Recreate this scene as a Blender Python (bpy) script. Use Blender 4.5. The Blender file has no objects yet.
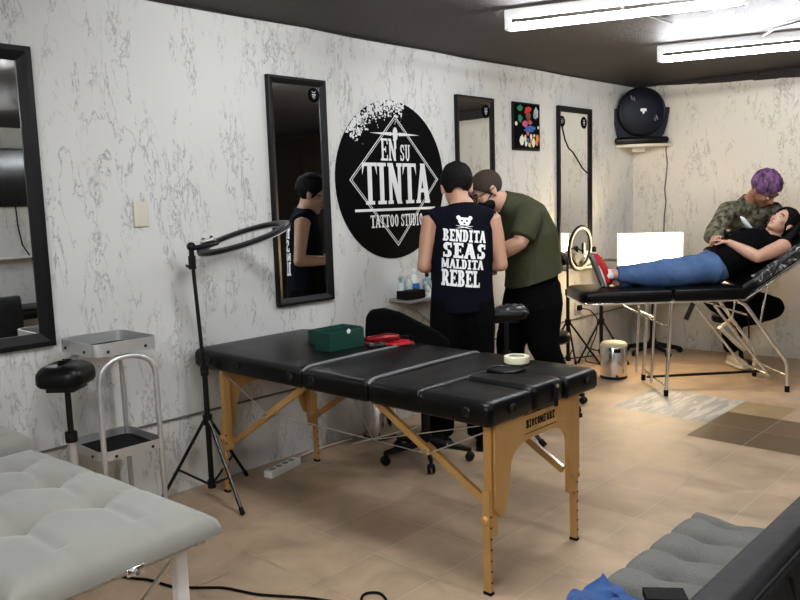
import bpy, bmesh, math, random
from mathutils import Vector as V, Matrix, noise
from mathutils.bvhtree import BVHTree
random.seed(7)
SC = bpy.context.scene
COL = SC.collection
PI = math.pi
XW = -3.52                       # plane of the long left wall

# ------------------------------------------------------------------ materials
def _n(nt, t, **kw):
    n = nt.nodes.new(t)
    for k, v in kw.items():
        if hasattr(n, k): setattr(n, k, v)
        else: n.inputs[k].default_value = v
    return n

def mat(name, col, rough=.5, metal=0.0, var=None, bump=None, emit=None, spec=.5, sheen=0, coat=0, alpha=1, trans=0, stretch=(1, 1, 1), aniso=0):
    m = bpy.data.materials.new(name); m.use_nodes = True
    nt = m.node_tree; b = nt.nodes['Principled BSDF']; L = nt.links.new
    b.inputs['Base Color'].default_value = (*col, 1)
    b.inputs['Roughness'].default_value = rough
    b.inputs['Metallic'].default_value = metal
    b.inputs['Specular IOR Level'].default_value = spec
    b.inputs['Sheen Weight'].default_value = sheen
    b.inputs['Coat Weight'].default_value = coat
    b.inputs['Alpha'].default_value = alpha
    b.inputs['Transmission Weight'].default_value = trans
    tc = _n(nt, 'ShaderNodeTexCoord'); mp = _n(nt, 'ShaderNodeMapping')
    mp.inputs['Scale'].default_value = stretch
    L(tc.outputs['Object'], mp.inputs['Vector'])
    if var:
        sc, amt, c2 = var
        nz = _n(nt, 'ShaderNodeTexNoise'); nz.inputs['Scale'].default_value = sc; nz.inputs['Detail'].default_value = 6
        L(mp.outputs['Vector'], nz.inputs['Vector'])
        mr = _n(nt, 'ShaderNodeMapRange'); mr.inputs['From Min'].default_value = .35; mr.inputs['From Max'].default_value = .65
        mr.inputs['To Max'].default_value = amt
        L(nz.outputs['Fac'], mr.inputs['Value'])
        mx = _n(nt, 'ShaderNodeMixRGB'); mx.inputs['Color1'].default_value = (*col, 1); mx.inputs['Color2'].default_value = (*c2, 1)
        L(mr.outputs['Result'], mx.inputs['Fac']); L(mx.outputs['Color'], b.inputs['Base Color'])
    if bump:
        nz = _n(nt, 'ShaderNodeTexNoise'); nz.inputs['Scale'].default_value = bump[0]; nz.inputs['Detail'].default_value = 5
        L(mp.outputs['Vector'], nz.inputs['Vector'])
        bp = _n(nt, 'ShaderNodeBump'); bp.inputs['Strength'].default_value = bump[1]; bp.inputs['Distance'].default_value = bump[2] if len(bump) > 2 else .01
        L(nz.outputs['Fac'], bp.inputs['Height']); L(bp.outputs['Normal'], b.inputs['Normal'])
    if emit:
        b.inputs['Emission Color'].default_value = (*emit[0], 1); b.inputs['Emission Strength'].default_value = emit[1]
    return m

def marble_wall(name, base, vein, dirt=(.60, .58, .53)):
    m = bpy.data.materials.new(name); m.use_nodes = True
    nt = m.node_tree; b = nt.nodes['Principled BSDF']; L = nt.links.new
    b.inputs['Roughness'].default_value = .42; b.inputs['Specular IOR Level'].default_value = .35
    tc = _n(nt, 'ShaderNodeTexCoord')
    def layer(scale, rot, stretch, width, mscale, lo, hi, seed):
        mp = _n(nt, 'ShaderNodeMapping'); mp.inputs['Scale'].default_value = stretch; mp.inputs['Rotation'].default_value = rot
        mp.inputs['Location'].default_value = (seed, seed * 1.7, seed * .6)
        L(tc.outputs['Object'], mp.inputs['Vector'])
        nz = _n(nt, 'ShaderNodeTexNoise'); nz.inputs['Scale'].default_value = scale; nz.inputs['Detail'].default_value = 7
        nz.inputs['Roughness'].default_value = .62; nz.inputs['Distortion'].default_value = .5
        L(mp.outputs['Vector'], nz.inputs['Vector'])
        s = _n(nt, 'ShaderNodeMath', operation='SUBTRACT'); s.inputs[1].default_value = .5; L(nz.outputs['Fac'], s.inputs[0])
        a = _n(nt, 'ShaderNodeMath', operation='ABSOLUTE'); L(s.outputs[0], a.inputs[0])
        r = _n(nt, 'ShaderNodeMapRange'); r.inputs['From Min'].default_value = 0; r.inputs['From Max'].default_value = width
        r.inputs['To Min'].default_value = 1; r.inputs['To Max'].default_value = 0; L(a.outputs[0], r.inputs['Value'])
        n2 = _n(nt, 'ShaderNodeTexNoise'); n2.inputs['Scale'].default_value = mscale; n2.inputs['Detail'].default_value = 3
        mp2 = _n(nt, 'ShaderNodeMapping'); mp2.inputs['Scale'].default_value = stretch; mp2.inputs['Location'].default_value = (seed * 3, 5, seed)
        L(tc.outputs['Object'], mp2.inputs['Vector']); L(mp2.outputs['Vector'], n2.inputs['Vector'])
        r2 = _n(nt, 'ShaderNodeMapRange'); r2.inputs['From Min'].default_value = lo; r2.inputs['From Max'].default_value = hi; L(n2.outputs['Fac'], r2.inputs['Value'])
        mu = _n(nt, 'ShaderNodeMath', operation='MULTIPLY'); L(r.outputs['Result'], mu.inputs[0]); L(r2.outputs['Result'], mu.inputs[1])
        return mu.outputs[0]
    R = math.radians
    v1 = layer(4.6, (R(14), R(14), 0), (1.9, 1.9, .60), .014, 3.4, .51, .60, 0.3)
    v2 = layer(9.5, (R(18), R(10), 0), (1.7, 1.7, .55), .020, 4.2, .53, .61, 4.1)
    v3 = layer(19, (R(10), R(16), 0), (1.5, 1.5, .65), .035, 4.6, .575, .65, 9.2)
    ad = _n(nt, 'ShaderNodeMath', operation='MAXIMUM'); L(v1, ad.inputs[0]); L(v2, ad.inputs[1])
    ad2 = _n(nt, 'ShaderNodeMath', operation='MAXIMUM'); L(ad.outputs[0], ad2.inputs[0]); L(v3, ad2.inputs[1])
    mu = _n(nt, 'ShaderNodeMath', operation='MULTIPLY'); mu.inputs[1].default_value = .64; L(ad2.outputs[0], mu.inputs[0])
    cl = _n(nt, 'ShaderNodeTexNoise'); cl.inputs['Scale'].default_value = 1.3; cl.inputs['Detail'].default_value = 4
    L(tc.outputs['Object'], cl.inputs['Vector'])
    r3 = _n(nt, 'ShaderNodeMapRange'); r3.inputs['From Min'].default_value = .4; r3.inputs['From Max'].default_value = .7; r3.inputs['To Max'].default_value = .35
    L(cl.outputs['Fac'], r3.inputs['Value'])
    m0 = _n(nt, 'ShaderNodeMixRGB'); m0.inputs['Color1'].default_value = (*base, 1); m0.inputs['Color2'].default_value = (*dirt, 1)
    L(r3.outputs['Result'], m0.inputs['Fac'])
    m1 = _n(nt, 'ShaderNodeMixRGB'); m1.inputs['Color2'].default_value = (*vein, 1)
    L(m0.outputs['Color'], m1.inputs['Color1']); L(mu.outputs[0], m1.inputs['Fac']); L(m1.outputs['Color'], b.inputs['Base Color'])
    bp = _n(nt, 'ShaderNodeBump'); bp.inputs['Strength'].default_value = .25; bp.inputs['Distance'].default_value = .02
    L(cl.outputs['Fac'], bp.inputs['Height']); L(bp.outputs['Normal'], b.inputs['Normal'])
    return m

def tile_mat(name):
    m = mat(name, (.5, .4, .3), .3, bump=(5, .12, .01))
    nt = m.node_tree; b = nt.nodes['Principled BSDF']; L = nt.links.new
    at_ = _n(nt, 'ShaderNodeAttribute'); at_.attribute_name = 'tone'
    tc = _n(nt, 'ShaderNodeTexCoord')
    nz = _n(nt, 'ShaderNodeTexNoise'); nz.inputs['Scale'].default_value = 4; nz.inputs['Detail'].default_value = 8; nz.inputs['Distortion'].default_value = 1.0
    L(tc.outputs['Object'], nz.inputs['Vector'])
    mr = _n(nt, 'ShaderNodeMapRange'); mr.inputs['From Min'].default_value = .3; mr.inputs['From Max'].default_value = .7
    mr.inputs['To Min'].default_value = .80; mr.inputs['To Max'].default_value = 1.12
    L(nz.outputs['Fac'], mr.inputs['Value'])
    mx = _n(nt, 'ShaderNodeMixRGB', blend_type='MULTIPLY'); mx.inputs['Fac'].default_value = 1
    L(at_.outputs['Color'], mx.inputs['Color1']); L(mr.outputs['Result'], mx.inputs['Color2']); L(mx.outputs['Color'], b.inputs['Base Color'])
    r2 = _n(nt, 'ShaderNodeMapRange'); r2.inputs['To Min'].default_value = .34; r2.inputs['To Max'].default_value = .56
    L(nz.outputs['Fac'], r2.inputs['Value']); L(r2.outputs['Result'], b.inputs['Roughness'])
    return m

def stripe_tile(name):
    m = mat(name, (.45, .43, .4), .5)
    nt = m.node_tree; b = nt.nodes['Principled BSDF']; L = nt.links.new
    tc = _n(nt, 'ShaderNodeTexCoord'); mp = _n(nt, 'ShaderNodeMapping'); mp.inputs['Rotation'].default_value = (0, 0, .25); mp.inputs['Scale'].default_value = (16, 2.2, 1)
    L(tc.outputs['Object'], mp.inputs['Vector'])
    nz = _n(nt, 'ShaderNodeTexNoise'); nz.inputs['Scale'].default_value = 1.6; nz.inputs['Detail'].default_value = 5; nz.inputs['Distortion'].default_value = .7
    L(mp.outputs['Vector'], nz.inputs['Vector'])
    cr = _n(nt, 'ShaderNodeValToRGB'); cr.color_ramp.elements[0].position = .46; cr.color_ramp.elements[1].position = .56
    cr.color_ramp.elements[0].color = (.34, .325, .30, 1); cr.color_ramp.elements[1].color = (.52, .50, .455, 1)
    L(nz.outputs['Fac'], cr.inputs['Fac']); L(cr.outputs['Color'], b.inputs['Base Color'])
    return m

M = {}
M['wall'] = marble_wall('marble_wallpaper', (.645, .645, .622), (.16, .16, .16), (.57, .565, .54))
M['wall_back'] = marble_wall('marble_wallpaper_warm_lit', (.64, .60, .52), (.17, .16, .14), (.56, .52, .44))  # same wallpaper, with the warm light on this wall mixed into its colours
M['ceiling'] = mat('black_stucco', (.034, .032, .032), .5, bump=(110, 1.0, .03), var=(120, 1.0, (.10, .09, .085)), spec=.35)
M['tile'] = tile_mat('beige_tile')
M['grout'] = mat('grout', (.62, .54, .445), .9)
M['stripe_tile'] = stripe_tile('streaked_grey_tile')
M['frame'] = mat('black_frame_wood', (.008, .008, .009), .42, spec=.3, bump=(60, .3, .005), stretch=(1, 1, .15))
M['mirror'] = mat('mirror_glass', (.80, .82, .81), .012, 1.0)
M['vinyl'] = mat('black_vinyl', (.004, .004, .0043), .34, bump=(420, .12, .002), var=(3, .5, (.007, .007, .0073)), spec=.30)
M['vinyl_dull'] = mat('worn_black_vinyl', (.007, .007, .0075), .6, bump=(14, .35, .01), var=(5, .8, (.014, .014, .015)), spec=.3)
M['seam'] = mat('grey_piping', (.16, .16, .165), .42)
M['wood'] = mat('varnished_beech', (.52, .315, .12), .36, var=(7, .7, (.42, .235, .08)), stretch=(1, 1, .12), coat=.2)
M['chrome'] = mat('chrome', (.80, .80, .80), .2, 1.0)
M['steel'] = mat('brushed_steel', (.62, .62, .61), .42, .72, bump=(90, .15, .002), stretch=(1, 1, 12))
M['cable_metal'] = mat('steel_cable', (.62, .62, .6), .35, .6)
M['black_plastic'] = mat('black_plastic', (.008, .008, .0085), .42, spec=.4)
M['black_metal'] = mat('black_metal', (.014, .014, .015), .33, .3)
M['case'] = mat('black_moulded_plastic', (.008, .010, .018), .55, spec=.3)
M['white'] = mat('white_plastic', (.74, .74, .72), .4)
M['ivory'] = mat('ivory_plastic', (.63, .59, .49), .4)
M['grey_light'] = mat('light_grey_velvet', (.29, .283, .25), .9, sheen=.3, bump=(900, .3, .002), var=(6, .5, (.235, .23, .203)))
M['grey_side'] = mat('grey_velvet_side', (.15, .147, .132), .85, sheen=.3, bump=(900, .3, .002))
M['grey_dark'] = mat('grey_weave', (.20, .195, .18), .9, bump=(700, .5, .003), var=(300, .8, (.125, .122, .112)))
M['blue_cloth'] = mat('blue_cloth', (.03, .085, .23), .9, sheen=.1, bump=(500, .3, .002))
M['green_box'] = mat('dark_green_card', (.012, .058, .043), .5)
M['green_in'] = mat('green_card_inside', (.006, .03, .024), .6)
M['red'] = mat('red_film', (.55, .035, .045), .35)
M['crimson'] = mat('crimson_metal', (.18, .012, .018), .25, .4)
M['tape'] = mat('masking_tape', (.70, .68, .50), .6)
M['tube_glow'] = mat('tube_glow', (1, 1, 1), .4, emit=((.94, .965, 1.0), 135))
M['tube_glow_dim'] = mat('tube_glow_dim', (1, 1, 1), .4, emit=((.94, .96, 1.0), 80))
M['panel_glow'] = mat('panel_glow', (1, 1, 1), .4, emit=((1.0, .78, .48), 15))
M['ringwhite'] = mat('ring_diffuser', (.50, .50, .50), .5)
M['sock'] = mat('white_cotton', (.7, .7, .68), .9)
M['skin_tan'] = mat('tan_skin', (.47, .285, .20), .5, var=(9, .4, (.40, .20, .12)), bump=(250, .05, .002))
M['skin_pale'] = mat('fair_skin', (.52, .33, .24), .5, var=(9, .4, (.46, .25, .165)), bump=(250, .05, .002))
M['skin_dark'] = mat('brown_skin', (.36, .19, .115), .5, var=(9, .4, (.30, .15, .09)), bump=(250, .05, .002))
M['hair'] = mat('black_hair', (.006, .0055, .0055), .75, spec=.25, bump=(160, .9, .006), stretch=(1, 1, .3))
M['stubble'] = mat('short_dark_hair', (.045, .03, .022), .8, bump=(500, .6, .003))
M['purple_hair'] = mat('purple_hair', (.20, .095, .22), .8, bump=(60, 1.0, .02), var=(38, 1.0, (.022, .011, .018)), stretch=(1, 1, .5))
M['fade_hair'] = mat('faded_black_hair', (.016, .012, .011), .85, bump=(500, .6, .003), spec=.2)
M['navy_cotton'] = mat('navy_black_cotton', (.006, .007, .013), .95, spec=.15, bump=(14, .3, .02))
M['black_cotton'] = mat('black_cotton', (.004, .004, .0048), .95, spec=.12, bump=(16, .35, .02))
M['olive'] = mat('olive_cotton', (.060, .061, .035), .95, spec=.2, bump=(13, .4, .02), var=(4, .4, (.05, .056, .029)))
M['denim'] = mat('blue_denim', (.052, .105, .225), .85, bump=(16, .35, .015), var=(7, .8, (.10, .17, .30)))
M['camo'] = mat('mottled_olive_cloth', (.20, .19, .135), .95, spec=.2, bump=(14, .35, .015), var=(24, 1.0, (.035, .034, .024)))
M['print'] = mat('white_print', (.80, .81, .80), .7)
M['sign_black'] = mat('black_vinyl_sign', (.0035, .0035, .0045), .5, spec=.06)
M['sign_white'] = mat('pale_vinyl_lettering', (.72, .73, .73), .5)
M['shoe_red'] = mat('red_canvas', (.42, .018, .026), .8)
M['shoe_sole'] = mat('grey_rubber', (.16, .15, .14), .8)
M['shoe_cream'] = mat('cream_canvas', (.46, .43, .35), .8)
M['shoe_white'] = mat('white_rubber', (.70, .69, .64), .6)
M['film'] = mat('clear_plastic_film', (.80, .81, .82), .10, alpha=.16, bump=(26, 1.0, .05), spec=1.0)
nt = M['film'].node_tree; tc = _n(nt, 'ShaderNodeTexCoord'); nz = _n(nt, 'ShaderNodeTexNoise'); nz.inputs['Scale'].default_value = 12; nz.inputs['Detail'].default_value = 7; nz.inputs['Distortion'].default_value = 2.5
cr = _n(nt, 'ShaderNodeMapRange'); cr.inputs['From Min'].default_value = .51; cr.inputs['From Max'].default_value = .70; cr.inputs['To Min'].default_value = .06; cr.inputs['To Max'].default_value = .75  # whitish opaque streaks stand in for highlights on the crinkles
nt.links.new(tc.outputs['Object'], nz.inputs['Vector']); nt.links.new(nz.outputs['Fac'], cr.inputs['Value']); nt.links.new(cr.outputs['Result'], nt.nodes['Principled BSDF'].inputs['Alpha'])
M['brown_wood'] = mat('dark_brown_door', (.028, .014, .008), .5, var=(5, .7, (.016, .008, .005)), stretch=(1, 1, .15))
M['grey_panel'] = mat('grey_laminate', (.30, .29, .27), .5)
M['teal'] = mat('teal_liquid', (.25, .42, .45), .25)
M['bottle_clear'] = mat('frosted_bottle', (.55, .60, .60), .25)
M['blue'] = mat('bright_blue_label', (.04, .22, .62), .4)
M['eye'] = mat('eye_white', (.62, .60, .56), .2)
M['lip'] = mat('lips', (.36, .11, .095), .4)
M['tv'] = mat('screen_black', (.006, .006, .008), .12)
M['ink'] = mat('tattoo_ink', (.10, .085, .08), .7)
M['rubber'] = mat('black_rubber', (.006, .006, .006), .7, spec=.25)
M['pen'] = mat('blue_pen_mark', (.17, .17, .33), .8)
M['door_glass'] = mat('grey_strip', (.32, .31, .30), .6)

# ------------------------------------------------------------------ builders
ROOTM = {}

def frame(z, x=(1, 0, 0)):
    z = V(z).normalized(); x = V(x); x = x - z * x.dot(z)
    if x.length < 1e-5: x = V((0, 1, 0)) - z * z.y
    if x.length < 1e-5: x = V((1, 0, 0))
    x.normalize(); y = z.cross(x)
    return Matrix((x, y, z)).transposed()

def rz(a): return Matrix.Rotation(a, 3, 'Z')

class MB:
    def __init__(s): s.bm = bmesh.new()
    def box(s, c, size, R=None, bevel=0, seg=3):
        b = bmesh.new(); bmesh.ops.create_cube(b, size=1)
        for v in b.verts: v.co = V((v.co.x * size[0], v.co.y * size[1], v.co.z * size[2]))
        if bevel: bmesh.ops.bevel(b, geom=list(b.edges), offset=min(bevel, min(size) * .49), segments=seg, profile=.5, affect='EDGES')
        for v in b.verts: v.co = (R @ v.co if R else v.co) + V(c)
        s.merge(b); return s
    def merge(s, b):
        me = bpy.data.meshes.new('tmp'); b.to_mesh(me); b.free(); s.bm.from_mesh(me); bpy.data.meshes.remove(me)
    def addmesh(s, me): s.bm.from_mesh(me)
    def cyl(s, p0, p1, r0, r1=None, seg=18): return s.loft([(p0, r0), (p1, r0 if r1 is None else r1)], seg, flat=True)
    def loft(s, st, seg=16, ref=(1, 0, 0), flat=False, closed=False):
        """stations: (point, a[, b[, refdir]])"""
        P = [V(q[0]) for q in st]; n = len(P); rings = []
        for i, q in enumerate(st):
            a = q[1]; b = q[2] if len(q) > 2 and q[2] else a; rf = V(q[3]) if len(q) > 3 else V(ref)
            if closed: t = P[(i + 1) % n] - P[i - 1]
            else: t = P[min(i + 1, n - 1)] - P[max(i - 1, 0)]
            F = frame(t, rf); rings.append([P[i], a, b, F])
        if not flat and not closed:
            def dome(r, sgn):
                out = []
                for k in (.5, .8, .97):
                    h = min(r[1], r[2]) * k; c = math.sqrt(1 - k * k)
                    out.append([r[0] + r[3].col[2] * sgn * h, r[1] * c, r[2] * c, r[3]])
                return out
            rings = list(reversed(dome(rings[0], -1))) + rings + dome(rings[-1], 1)
        bm = s.bm; vr = []
        for p, a, b, F in rings:
            vr.append([bm.verts.new(p + F.col[0] * (a * math.cos(2 * PI * k / seg)) + F.col[1] * (b * math.sin(2 * PI * k / seg))) for k in range(seg)])
        m = len(vr)
        for i in range(m if closed else m - 1):
            A, B = vr[i], vr[(i + 1) % m]
            for k in range(seg):
                k2 = (k + 1) % seg
                bm.faces.new((A[k], A[k2], B[k2], B[k]))
        if not closed:
            bm.faces.new(list(reversed(vr[0]))); bm.faces.new(vr[-1])
        return s
    def tube(s, pts, r, seg=10, closed=False, bend=0):
        pts = [V(p) for p in pts]
        if bend:                                # round the corners
            out = [pts[0]]
            for i in range(1, len(pts) - 1):
                a, b, c = pts[i - 1], pts[i], pts[i + 1]
                d0 = min(bend, (a - b).length * .49); d1 = min(bend, (c - b).length * .49)
                q0 = b + (a - b).normalized() * d0; q1 = b + (c - b).normalized() * d1
                for k in range(7):
                    t = k / 6; out.append(q0 * (1 - t) ** 2 + b * 2 * t * (1 - t) + q1 * t * t)
            pts = out + [pts[-1]]
        bm = s.bm; n = len(pts); T = []
        for i in range(n):
            t = (pts[(i + 1) % n] - pts[i - 1]) if closed else (pts[min(i + 1, n - 1)] - pts[max(i - 1, 0)])
            T.append(t.normalized() if t.length > 1e-9 else V((0, 0, 1)))
        x = frame(T[0]).col[0].copy(); rings = []
        for i in range(n):
            x = x - T[i] * x.dot(T[i]); x.normalize(); y = T[i].cross(x)
            rr = r(i / (n - 1)) if callable(r) else r
            rings.append([bm.verts.new(pts[i] + x * rr * math.cos(2 * PI * k / seg) + y * rr * math.sin(2 * PI * k / seg)) for k in range(seg)])
        for i in range(n if closed else n - 1):
            A, B = rings[i], rings[(i + 1) % n]
            for k in range(seg): bm.faces.new((A[k], A[(k + 1) % seg], B[(k + 1) % seg], B[k]))
        if not closed: bm.faces.new(list(reversed(rings[0]))); bm.faces.new(rings[-1])
        return s
    def lathe(s, prof, c=(0, 0, 0), R=None, seg=28, cap=True):
        bm = s.bm; c = V(c); rings = []
        for r, z in prof:
            rings.append([bm.verts.new((R @ V((r * math.cos(2 * PI * k / seg), r * math.sin(2 * PI * k / seg), z)) if R else V((r * math.cos(2 * PI * k / seg), r * math.sin(2 * PI * k / seg), z))) + c) for k in range(seg)])
        for A, B in zip(rings, rings[1:]):
            for k in range(seg): bm.faces.new((A[k], A[(k + 1) % seg], B[(k + 1) % seg], B[k]))
        if cap and prof[0][0] > 1e-6: bm.faces.new(list(reversed(rings[0])))
        if cap and prof[-1][0] > 1e-6: bm.faces.new(rings[-1])
        bmesh.ops.remove_doubles(bm, verts=[v for g in (rings[0], rings[-1]) for v in g], dist=1e-6)
        return s
    def ell(s, c, r, R=None, seg=20):
        b = bmesh.new(); bmesh.ops.create_uvsphere(b, u_segments=seg, v_segments=max(8, seg // 2 + 2), radius=1)
        for v in b.verts:
            p = V((v.co.x * r[0], v.co.y * r[1], v.co.z * r[2])); v.co = (R @ p if R else p) + V(c)
        s.merge(b); return s
    def prism(s, poly, O, U, W, d):
        """2-D polygon in the plane (U, W) at O, extruded by d along U x W"""
        O, U, W = V(O), V(U), V(W); N = U.cross(W).normalized(); bm = s.bm
        A = [bm.verts.new(O + U * x + W * y) for x, y in poly]; B = [bm.verts.new(v.co + N * d) for v in A]
        n = len(A); bm.faces.new(list(reversed(A))); bm.faces.new(B)
        for i in range(n): bm.faces.new((A[i], A[(i + 1) % n], B[(i + 1) % n], B[i]))
        return s
    def quad(s, *p):
        s.bm.faces.new([s.bm.verts.new(V(q)) for q in p]); return s
    def grid(s, f, nu, nv, thick=0):
        bm = s.bm; g = [[bm.verts.new(V(f(i / nu, j / nv))) for j in range(nv + 1)] for i in range(nu + 1)]
        for i in range(nu):
            for j in range(nv): bm.faces.new((g[i][j], g[i + 1][j], g[i + 1][j + 1], g[i][j + 1]))
        return g
    def build(s, name, m, parent=None, smooth=True, ang=42, **kw):
        bmesh.ops.recalc_face_normals(s.bm, faces=list(s.bm.faces)) if kw.get('recalc', True) else None
        me = bpy.data.meshes.new(name); s.bm.to_mesh(me); s.bm.free()
        return link(name, me, m, parent, smooth, ang)

def link(name, me, m, parent=None, smooth=True, ang=42):
    o = bpy.data.objects.new(name, me); COL.objects.link(o)
    for q in (m if isinstance(m, (list, tuple)) else [m]): me.materials.append(M[q] if isinstance(q, str) else q)
    if smooth:
        for p in me.polygons: p.use_smooth = True
        me.set_sharp_from_angle(angle=math.radians(ang))
    if parent:
        o.parent = parent; Mx = ROOTM[parent.name]; ROOTM[o.name] = Mx
        me.transform(Mx.inverted())
    else:                                      # origin at the base
        zs = [v.co.z for v in me.vertices]; xs = [v.co.x for v in me.vertices]; ys = [v.co.y for v in me.vertices]
        c = V(((min(xs) + max(xs)) / 2, (min(ys) + max(ys)) / 2, min(zs)))
        if kwident(name): c = V((0, 0, 0))
        me.transform(Matrix.Translation(-c)); o.location = c; ROOTM[o.name] = Matrix.Translation(c)
    return o
def kwident(n): return n.startswith(('wall_', 'floor', 'ceiling', 'trim_', 'door_'))

def tag(o, label, cat, group=None, kind=None):
    o['label'] = label; o['category'] = cat
    if group: o['group'] = group
    if kind: o['kind'] = kind
    return o
def thing(name, label, cat, loc, rot=0, group=None):
    o = bpy.data.objects.new(name, None); COL.objects.link(o); o.empty_display_size = .1
    o.location = loc; o.rotation_euler = (0, 0, rot)
    ROOTM[o.name] = Matrix.Translation(V(loc)) @ Matrix.Rotation(rot, 4, 'Z')
    return tag(o, label, cat, group)
def struct(o): o['kind'] = 'structure'; return o
def lab(o, t): o['label'] = t; return o

def remesh(mb, voxel, it=3, fac=.5, dec=0):
    me = bpy.data.meshes.new('rm'); bmesh.ops.recalc_face_normals(mb.bm, faces=list(mb.bm.faces)); mb.bm.to_mesh(me); mb.bm.free()
    o = bpy.data.objects.new('rm', me); COL.objects.link(o)
    md = o.modifiers.new('r', 'REMESH'); md.mode = 'VOXEL'; md.voxel_size = voxel
    if it:
        sm = o.modifiers.new('s', 'SMOOTH'); sm.factor = fac; sm.iterations = it
    dg = bpy.context.evaluated_depsgraph_get(); out = bpy.data.meshes.new_from_object(o.evaluated_get(dg))
    bpy.data.objects.remove(o); bpy.data.meshes.remove(me)
    return out
def wrinkle(me, amp, sc, z=(1, 1, 1)):
    for v in me.vertices:
        p = V((v.co.x * sc * z[0], v.co.y * sc * z[1], v.co.z * sc * z[2]))
        v.co += v.normal * (amp * noise.noise(p) + amp * .5 * noise.noise(p * 2.3))
    return me

# ------------------------------------------------------------------ slab lettering
def R4(x0, y0, x1, y1): return [(x0, y0), (x1, y0), (x1, y1), (x0, y1)]
def BAR(x0, y0, x1, y1, t): return [(x0 - t / 2, y0), (x0 + t / 2, y0), (x1 + t / 2, y1), (x1 - t / 2, y1)]
def ARC(cx, cy, rx, ry, a0, a1, tx, ty, n=14):
    out = []
    for i in range(n):
        p, q = math.radians(a0 + (a1 - a0) * i / n), math.radians(a0 + (a1 - a0) * (i + 1) / n)
        f = lambda a, k: (cx + (rx - k * tx) * math.cos(a), cy + (ry - k * ty) * math.sin(a))
        out.append([f(p, 0), f(q, 0), f(q, 1), f(p, 1)])
    return out
def glyph(ch, t=.22, h=.1):
    S = lambda x, y, w=.16: R4(x - t / 2 - w, y, x + t / 2 + w, y + h)
    l, r = .12 + t / 2, .88 - t / 2
    st = lambda x, k=1: R4(x - t / 2 * k, 0, x + t / 2 * k, 1)
    if ch == 'I': return [[(a - .17, b) for a, b in q] for q in (st(.5), S(.5, 0, .15), S(.5, 1 - h, .15))], .70
    if ch == 'T': return [st(.5), S(.5, 0), R4(0, 1 - h, 1, 1), [(0, 1), (0, .70), (.15, 1 - h)], [(1, 1), (.85, 1 - h), (1, .70)]], .95
    if ch == 'E': return [st(l), R4(0, 0, .9, h), R4(0, 1 - h, .9, 1), R4(l, .46, .66, .56), R4(.78, 0, .92, .26), R4(.78, .74, .92, 1), R4(.6, .38, .7, .64)], .92
    if ch == 'F': return [st(l), R4(0, 0, .55, h), R4(0, 1 - h, .9, 1), R4(l, .46, .66, .56), R4(.78, .74, .92, 1)], .88
    if ch == 'L': return [st(l), R4(0, 0, .9, h), R4(0, 1 - h, .55, 1), R4(.76, 0, .92, .3)], .88
    if ch == 'N': return [st(.2, .75), st(.84, .75), BAR(.2, 1, .84, 0, t * 1.2), R4(0, 0, .38, h), R4(0, 1 - h, .3, 1), R4(.64, 1 - h, 1.04, 1)], 1.05
    if ch == 'M': return [st(.15, .8), st(1.05, .9), BAR(.18, 1, .6, .1, t), BAR(1.02, 1, .6, .1, t), R4(0, 0, .32, h), R4(.86, 0, 1.22, h), R4(0, 1 - h, .3, 1), R4(.9, 1 - h, 1.22, 1)], 1.25
    if ch == 'A': return [BAR(.14, 0, .5, 1, t * .8), BAR(.86, 0, .5, 1, t * 1.2), R4(.28, .27, .72, .37), R4(-.02, 0, .34, h), R4(.64, 0, 1.04, h), R4(.36, 1 - h, .66, 1)], 1.02
    if ch == 'U': return [R4(.12, .3, .12 + t, 1), R4(.88 - t, .3, .88, 1), R4(0, 1 - h, .46, 1), R4(.6, 1 - h, 1, 1)] + ARC(.5, .32, .38, .32, 180, 360, t, h * 1.3), 1.0
    if ch == 'O': return ARC(.5, .5, .42, .5, 0, 360, t, h * 1.3, 26), .95
    if ch == 'C': return ARC(.5, .5, .42, .5, 42, 318, t, h * 1.3, 22), .9
    if ch == 'D': return [st(l), R4(0, 0, .5, h), R4(0, 1 - h, .5, 1)] + ARC(.48, .5, .44, .5, -90, 90, t, h), .98
    if ch == 'B': return [st(l), R4(0, 0, .55, h), R4(0, 1 - h, .55, 1), R4(.2, .45, .55, .55)] + ARC(.5, .26, .42, .26, -90, 90, t, h * .8) + ARC(.5, .75, .37, .25, -90, 90, t, h * .8), .98
    if ch == 'R': return [st(l), R4(0, 0, .48, h), R4(0, 1 - h, .55, 1), R4(.2, .44, .55, .54)] + ARC(.5, .72, .40, .28, -90, 90, t, h * .8) + [BAR(.82, 0, .55, .5, t), R4(.68, 0, 1.02, h)], 1.0
    if ch == 'S': return ARC(.5, .735, .38, .265, 25, 270, t, h) + ARC(.5, .265, .38, .265, 90, -155, t, h) + [R4(.74, .66, .88, .98), R4(.12, .02, .26, .34)], .95
    return [], .5
def word(txt, x0, y0, x1, y1, t=.22, h=.1, gap=.1):
    """polygons of a word filling the box"""
    out = []; x = 0; items = []
    for ch in txt:
        g, w = glyph(ch, t, h); items.append((x, g)); x += w + gap
    tot = x - gap; sx = (x1 - x0) / tot
    for ox, g in items:
        for p in g: out.append([(x0 + (ox + a) * sx, y0 + b * (y1 - y0)) for a, b in p])
    return out
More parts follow.
